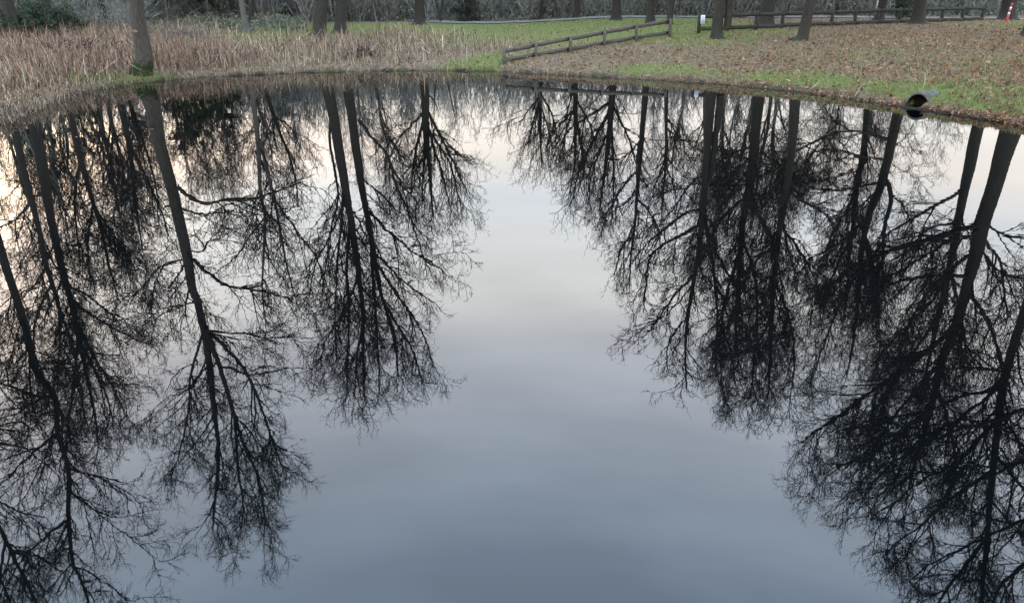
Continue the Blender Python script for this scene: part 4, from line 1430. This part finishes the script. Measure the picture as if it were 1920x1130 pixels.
# notice on the first post of the long fence
M_NOTICE = mat_plain('notice_paper', (0.62, 0.68, 0.74), (0.72, 0.76, 0.80), 14.0, 0.4, 0.4)
M_INK = mat_plain('notice_ink', (0.20, 0.30, 0.42), (0.28, 0.38, 0.5), 10.0)
sx, sy = fp2[0]
nroot = bpy.data.objects.new('notice_sign', None)
C.objects.link(nroot)
nroot.location = (sx + 0.12, sy - 0.16, 1.72)
tag(nroot, 'small white notice plate fixed to the first fence post', 'sign')
v, q, t = box(0, 0, 0, 0.20, 0.02, 0.40)
link('plate', mesh_np('plate', v, q, t, M_NOTICE), nroot)
for k, (zz, ww) in enumerate(((0.13, 0.13), (0.085, 0.15), (0.03, 0.14), (-0.01, 0.15), (-0.05, 0.13), (-0.10, 0.15), (-0.14, 0.09))):
    v, q, t = box(-0.008 * (k % 3), -0.013, zz, ww, 0.004, 0.014)
    link('print_line', mesh_np('print_line', v, q, t, M_INK), nroot)
v, q, t = box(-0.12, 0.02, 0.0, 0.05, 0.03, 0.5)
link('bracket', mesh_np('bracket', v, q, t, M_WOOD_DARK), nroot)

# ------------------------------------------------------------------ culvert pipe
M_CONC = mat_plain('mossy_concrete', (0.05, 0.055, 0.04), (0.16, 0.16, 0.13), 5.0, 0.95, 0.1, 0.02)
M_PIPE_SHADE = mat_plain('pipe_inner_shade', (0.012, 0.012, 0.011), (0.03, 0.03, 0.027), 5.0, 0.95, 0.1)  # near-black concrete: the shade inside the pipe put into its colour
px_, py_ = PIPE
ax = norm(np.array([0.78, 0.62, -0.02]))
sdv = norm(np.cross(ax, UP))
upv = np.cross(sdv, ax)
pr = bpy.data.objects.new('culvert_pipe', None)
C.objects.link(pr)
pr.location = (px_, py_, 0.03)
tag(pr, 'round concrete culvert pipe opening into the pond on the right bank', 'pipe')
ns = 28
a = np.arange(ns) * 2 * math.pi / ns
def ringp(dist, r):
    return ax[None] * dist + r * (np.cos(a)[:, None] * sdv[None] + np.sin(a)[:, None] * upv[None])
def lathe(rings):
    V = np.concatenate(rings)
    q = []
    for r in range(len(rings) - 1):
        for k in range(ns):
            q.append([r * ns + k, r * ns + (k + 1) % ns, (r + 1) * ns + (k + 1) % ns, (r + 1) * ns + k])
    return V, np.array(q)
V, q = lathe([ringp(0.0, 0.30), ringp(0.0, 0.345), ringp(0.02, 0.362), ringp(0.9, 0.37), ringp(1.9, 0.37)])
link('pipe_wall', mesh_np('pipe_wall', V, q, None, M_CONC, True), pr)
V, q = lathe([ringp(0.002, 0.301), ringp(0.2, 0.295), ringp(0.42, 0.295)])
capi = len(V)
V = np.vstack([V, [ax * 0.43]])  # added dark cap across the bore, standing in for the shade deeper in
trc = np.array([[2 * ns + k, 2 * ns + (k + 1) % ns, capi] for k in range(ns)])
link('pipe_bore', mesh_np('pipe_bore', V, q, trc, M_PIPE_SHADE, True), pr)
for k, (o, d) in enumerate((((-0.05, -0.06, 0.1), (0.30, -0.1, -0.08)), ((0.1, -0.2, 0.12), (-0.05, -0.1, 0.28)))):
    st = link('driftwood_stick', None) if False else None
P = catmull([np.array([-0.02, -0.22, -0.02]), np.array([0.09, -0.2, 0.06]), np.array([0.2, -0.16, 0.15])], 4) + np.array([px_, py_, 0.0])
v, q, t = tubes(P[None], np.linspace(0.012, 0.006, len(P))[None], 5)
tag(link('stick', mesh_np('stick', v, q, t, M_BARK_PALE, True)), 'pale stick poking from the water before the culvert mouth', 'stick')
for lab, pts in (('pale dead reed stem leaning over the right waterline', [(1603, 181, .05), (1608, 172, .25), (1615, 160, .5)]),
                 ('bent pale twig on the right waterline nearest the leaning tree', [(1522, 166, .1), (1533, 156, .3), (1538, 150, .42)]),
                 ('thin pale stalk upright in the grass above the culvert', [(1733, 158, .5), (1735, 146, .75), (1736, 134, 1.0)])):
    b0 = at_ground(pts[0][0], pts[0][1], pts[0][2])
    P = np.array([at_depth(p[0], p[1], b0[1]) for p in pts])
    P = catmull(P, 3)
    v, q, t = tubes(P[None], np.linspace(0.016, 0.007, len(P))[None], 4)
    tag(link('stalk', mesh_np('stalk', v, q, t, mat_plain('stalk', (0.35, 0.29, 0.2), (0.45, 0.38, 0.28)), True)), lab, 'stalk')

# ------------------------------------------------------------------ red and white post, pale pole
M_RED = mat_plain('red_paint', (0.42, 0.02, 0.02), (0.55, 0.035, 0.03), 6.0, 0.5, 0.4)
M_WHITE = mat_plain('white_paint', (0.70, 0.70, 0.68), (0.80, 0.80, 0.78), 6.0, 0.5, 0.4)
D = 49.0
bp_x = (1885 - 960) / FPX * (D * CP + 2.0 * SP)
gz = float(ground_z(bp_x, D))
rw = bpy.data.objects.new('marker_post', None)
C.objects.link(rw)
rw.location = (bp_x, D, gz)
rw.rotation_euler = (0, R(7), 0)
tag(rw, 'leaning red and white banded marker post by the path', 'post')
z0 = -0.2
for k, (zt, mt) in enumerate(((0.42, M_RED), (0.56, M_WHITE), (0.70, M_RED), (0.86, M_WHITE), (1.08, M_RED))):
    v, q, t = box(0, 0, (z0 + zt) / 2, 0.085, 0.085, zt - z0)
    link('band', mesh_np('band', v, q, t, mt), rw)
    z0 = zt
D = 60.5
lp_x = (1640 - 960) / FPX * (D * CP + 2.0 * SP)
gz = float(ground_z(lp_x, D))
lp = bpy.data.objects.new('path_pole', None)
C.objects.link(lp)
lp.location = (lp_x, D, gz)
tag(lp, 'thin pale pole standing beyond the long fence and path', 'pole')
P = np.array([[0, 0, -0.2], [0.02, 0, 1.2], [0.12, 0, 2.6], [0.2, 0, 4.0]], float)
v, q, t = tubes(P[None], np.array([[0.05, 0.05, 0.045, 0.04]]), 8)
link('pole', mesh_np('pole', v, q, t, mat_plain('galvanised', (0.38, 0.39, 0.4), (0.5, 0.51, 0.52), 4, 0.5, 0.4), True), lp)
v, q, t = box(0.03, -0.07, 1.55, 0.22, 0.05, 0.3)
link('plate', mesh_np('plate', v, q, t, M_WHITE), lp)


# ------------------------------------------------------------------ heaps of dead branches on the left bank
def brush_heap(label, px, py, z, w, hh, n, seed, mat):
    rg = np.random.default_rng(seed)
    x, y = at_ground(px, py, z)
    gz = float(ground_z(x, y))
    pos = np.stack([rg.normal(0, w * 0.4, n), rg.normal(0, 0.35, n), rg.uniform(0, hh, n)], -1)
    d = norm(np.stack([rg.normal(0, 1, n), rg.normal(0, 0.5, n), rg.normal(0.1, 0.25, n)], -1))
    P, Rd = grow(rg, pos - d * 0.4, d, rg.uniform(0.5, 1.4, n), rg.uniform(0.008, 0.024, n), 4, 0.16, -0.03, 0.005)
    v, q, t = tubes(P, Rd, 4)
    o = link('brush_heap', mesh_np('brush_heap', v, q, t, mat), None, (x, y, gz))
    tag(o, label, 'branches', None, 'stuff')


brush_heap('dark heap of dead branches in the reeds left of the mossy tree', 128, 108, 0.45, 1.6, 0.4, 220, 501, M_TWIG)
brush_heap('pale heap of cut twigs in the grass right of the mossy tree', 335, 80, 0.6, 2.2, 0.35, 220, 502, M_BARK_PALE)
brush_heap('dark tussock of old stems on the far bank', 683, 106, 0.35, 0.35, 0.25, 45, 503, M_BARK)

# knot scar on the mossy tree
tree_a = [o for o in C.objects if o.type == 'EMPTY' and 'moss at its foot' in o.get('label', '')][0]
p = at_depth(253, 59, 29.3 - 0.27)
v = np.array([[math.cos(k * math.pi / 6) * 0.10, -0.012 * (1 - 0), math.sin(k * math.pi / 6) * 0.055] for k in range(12)] + [[0, -0.035, 0]])
tr = np.array([[k, (k + 1) % 12, 12] for k in range(12)])
link('branch_scar', mesh_np('branch_scar', v, None, tr, mat_plain('scar_wood', (0.10, 0.085, 0.065), (0.24, 0.21, 0.17), 20)), tree_a, tuple(p - np.array(tree_a.location)))
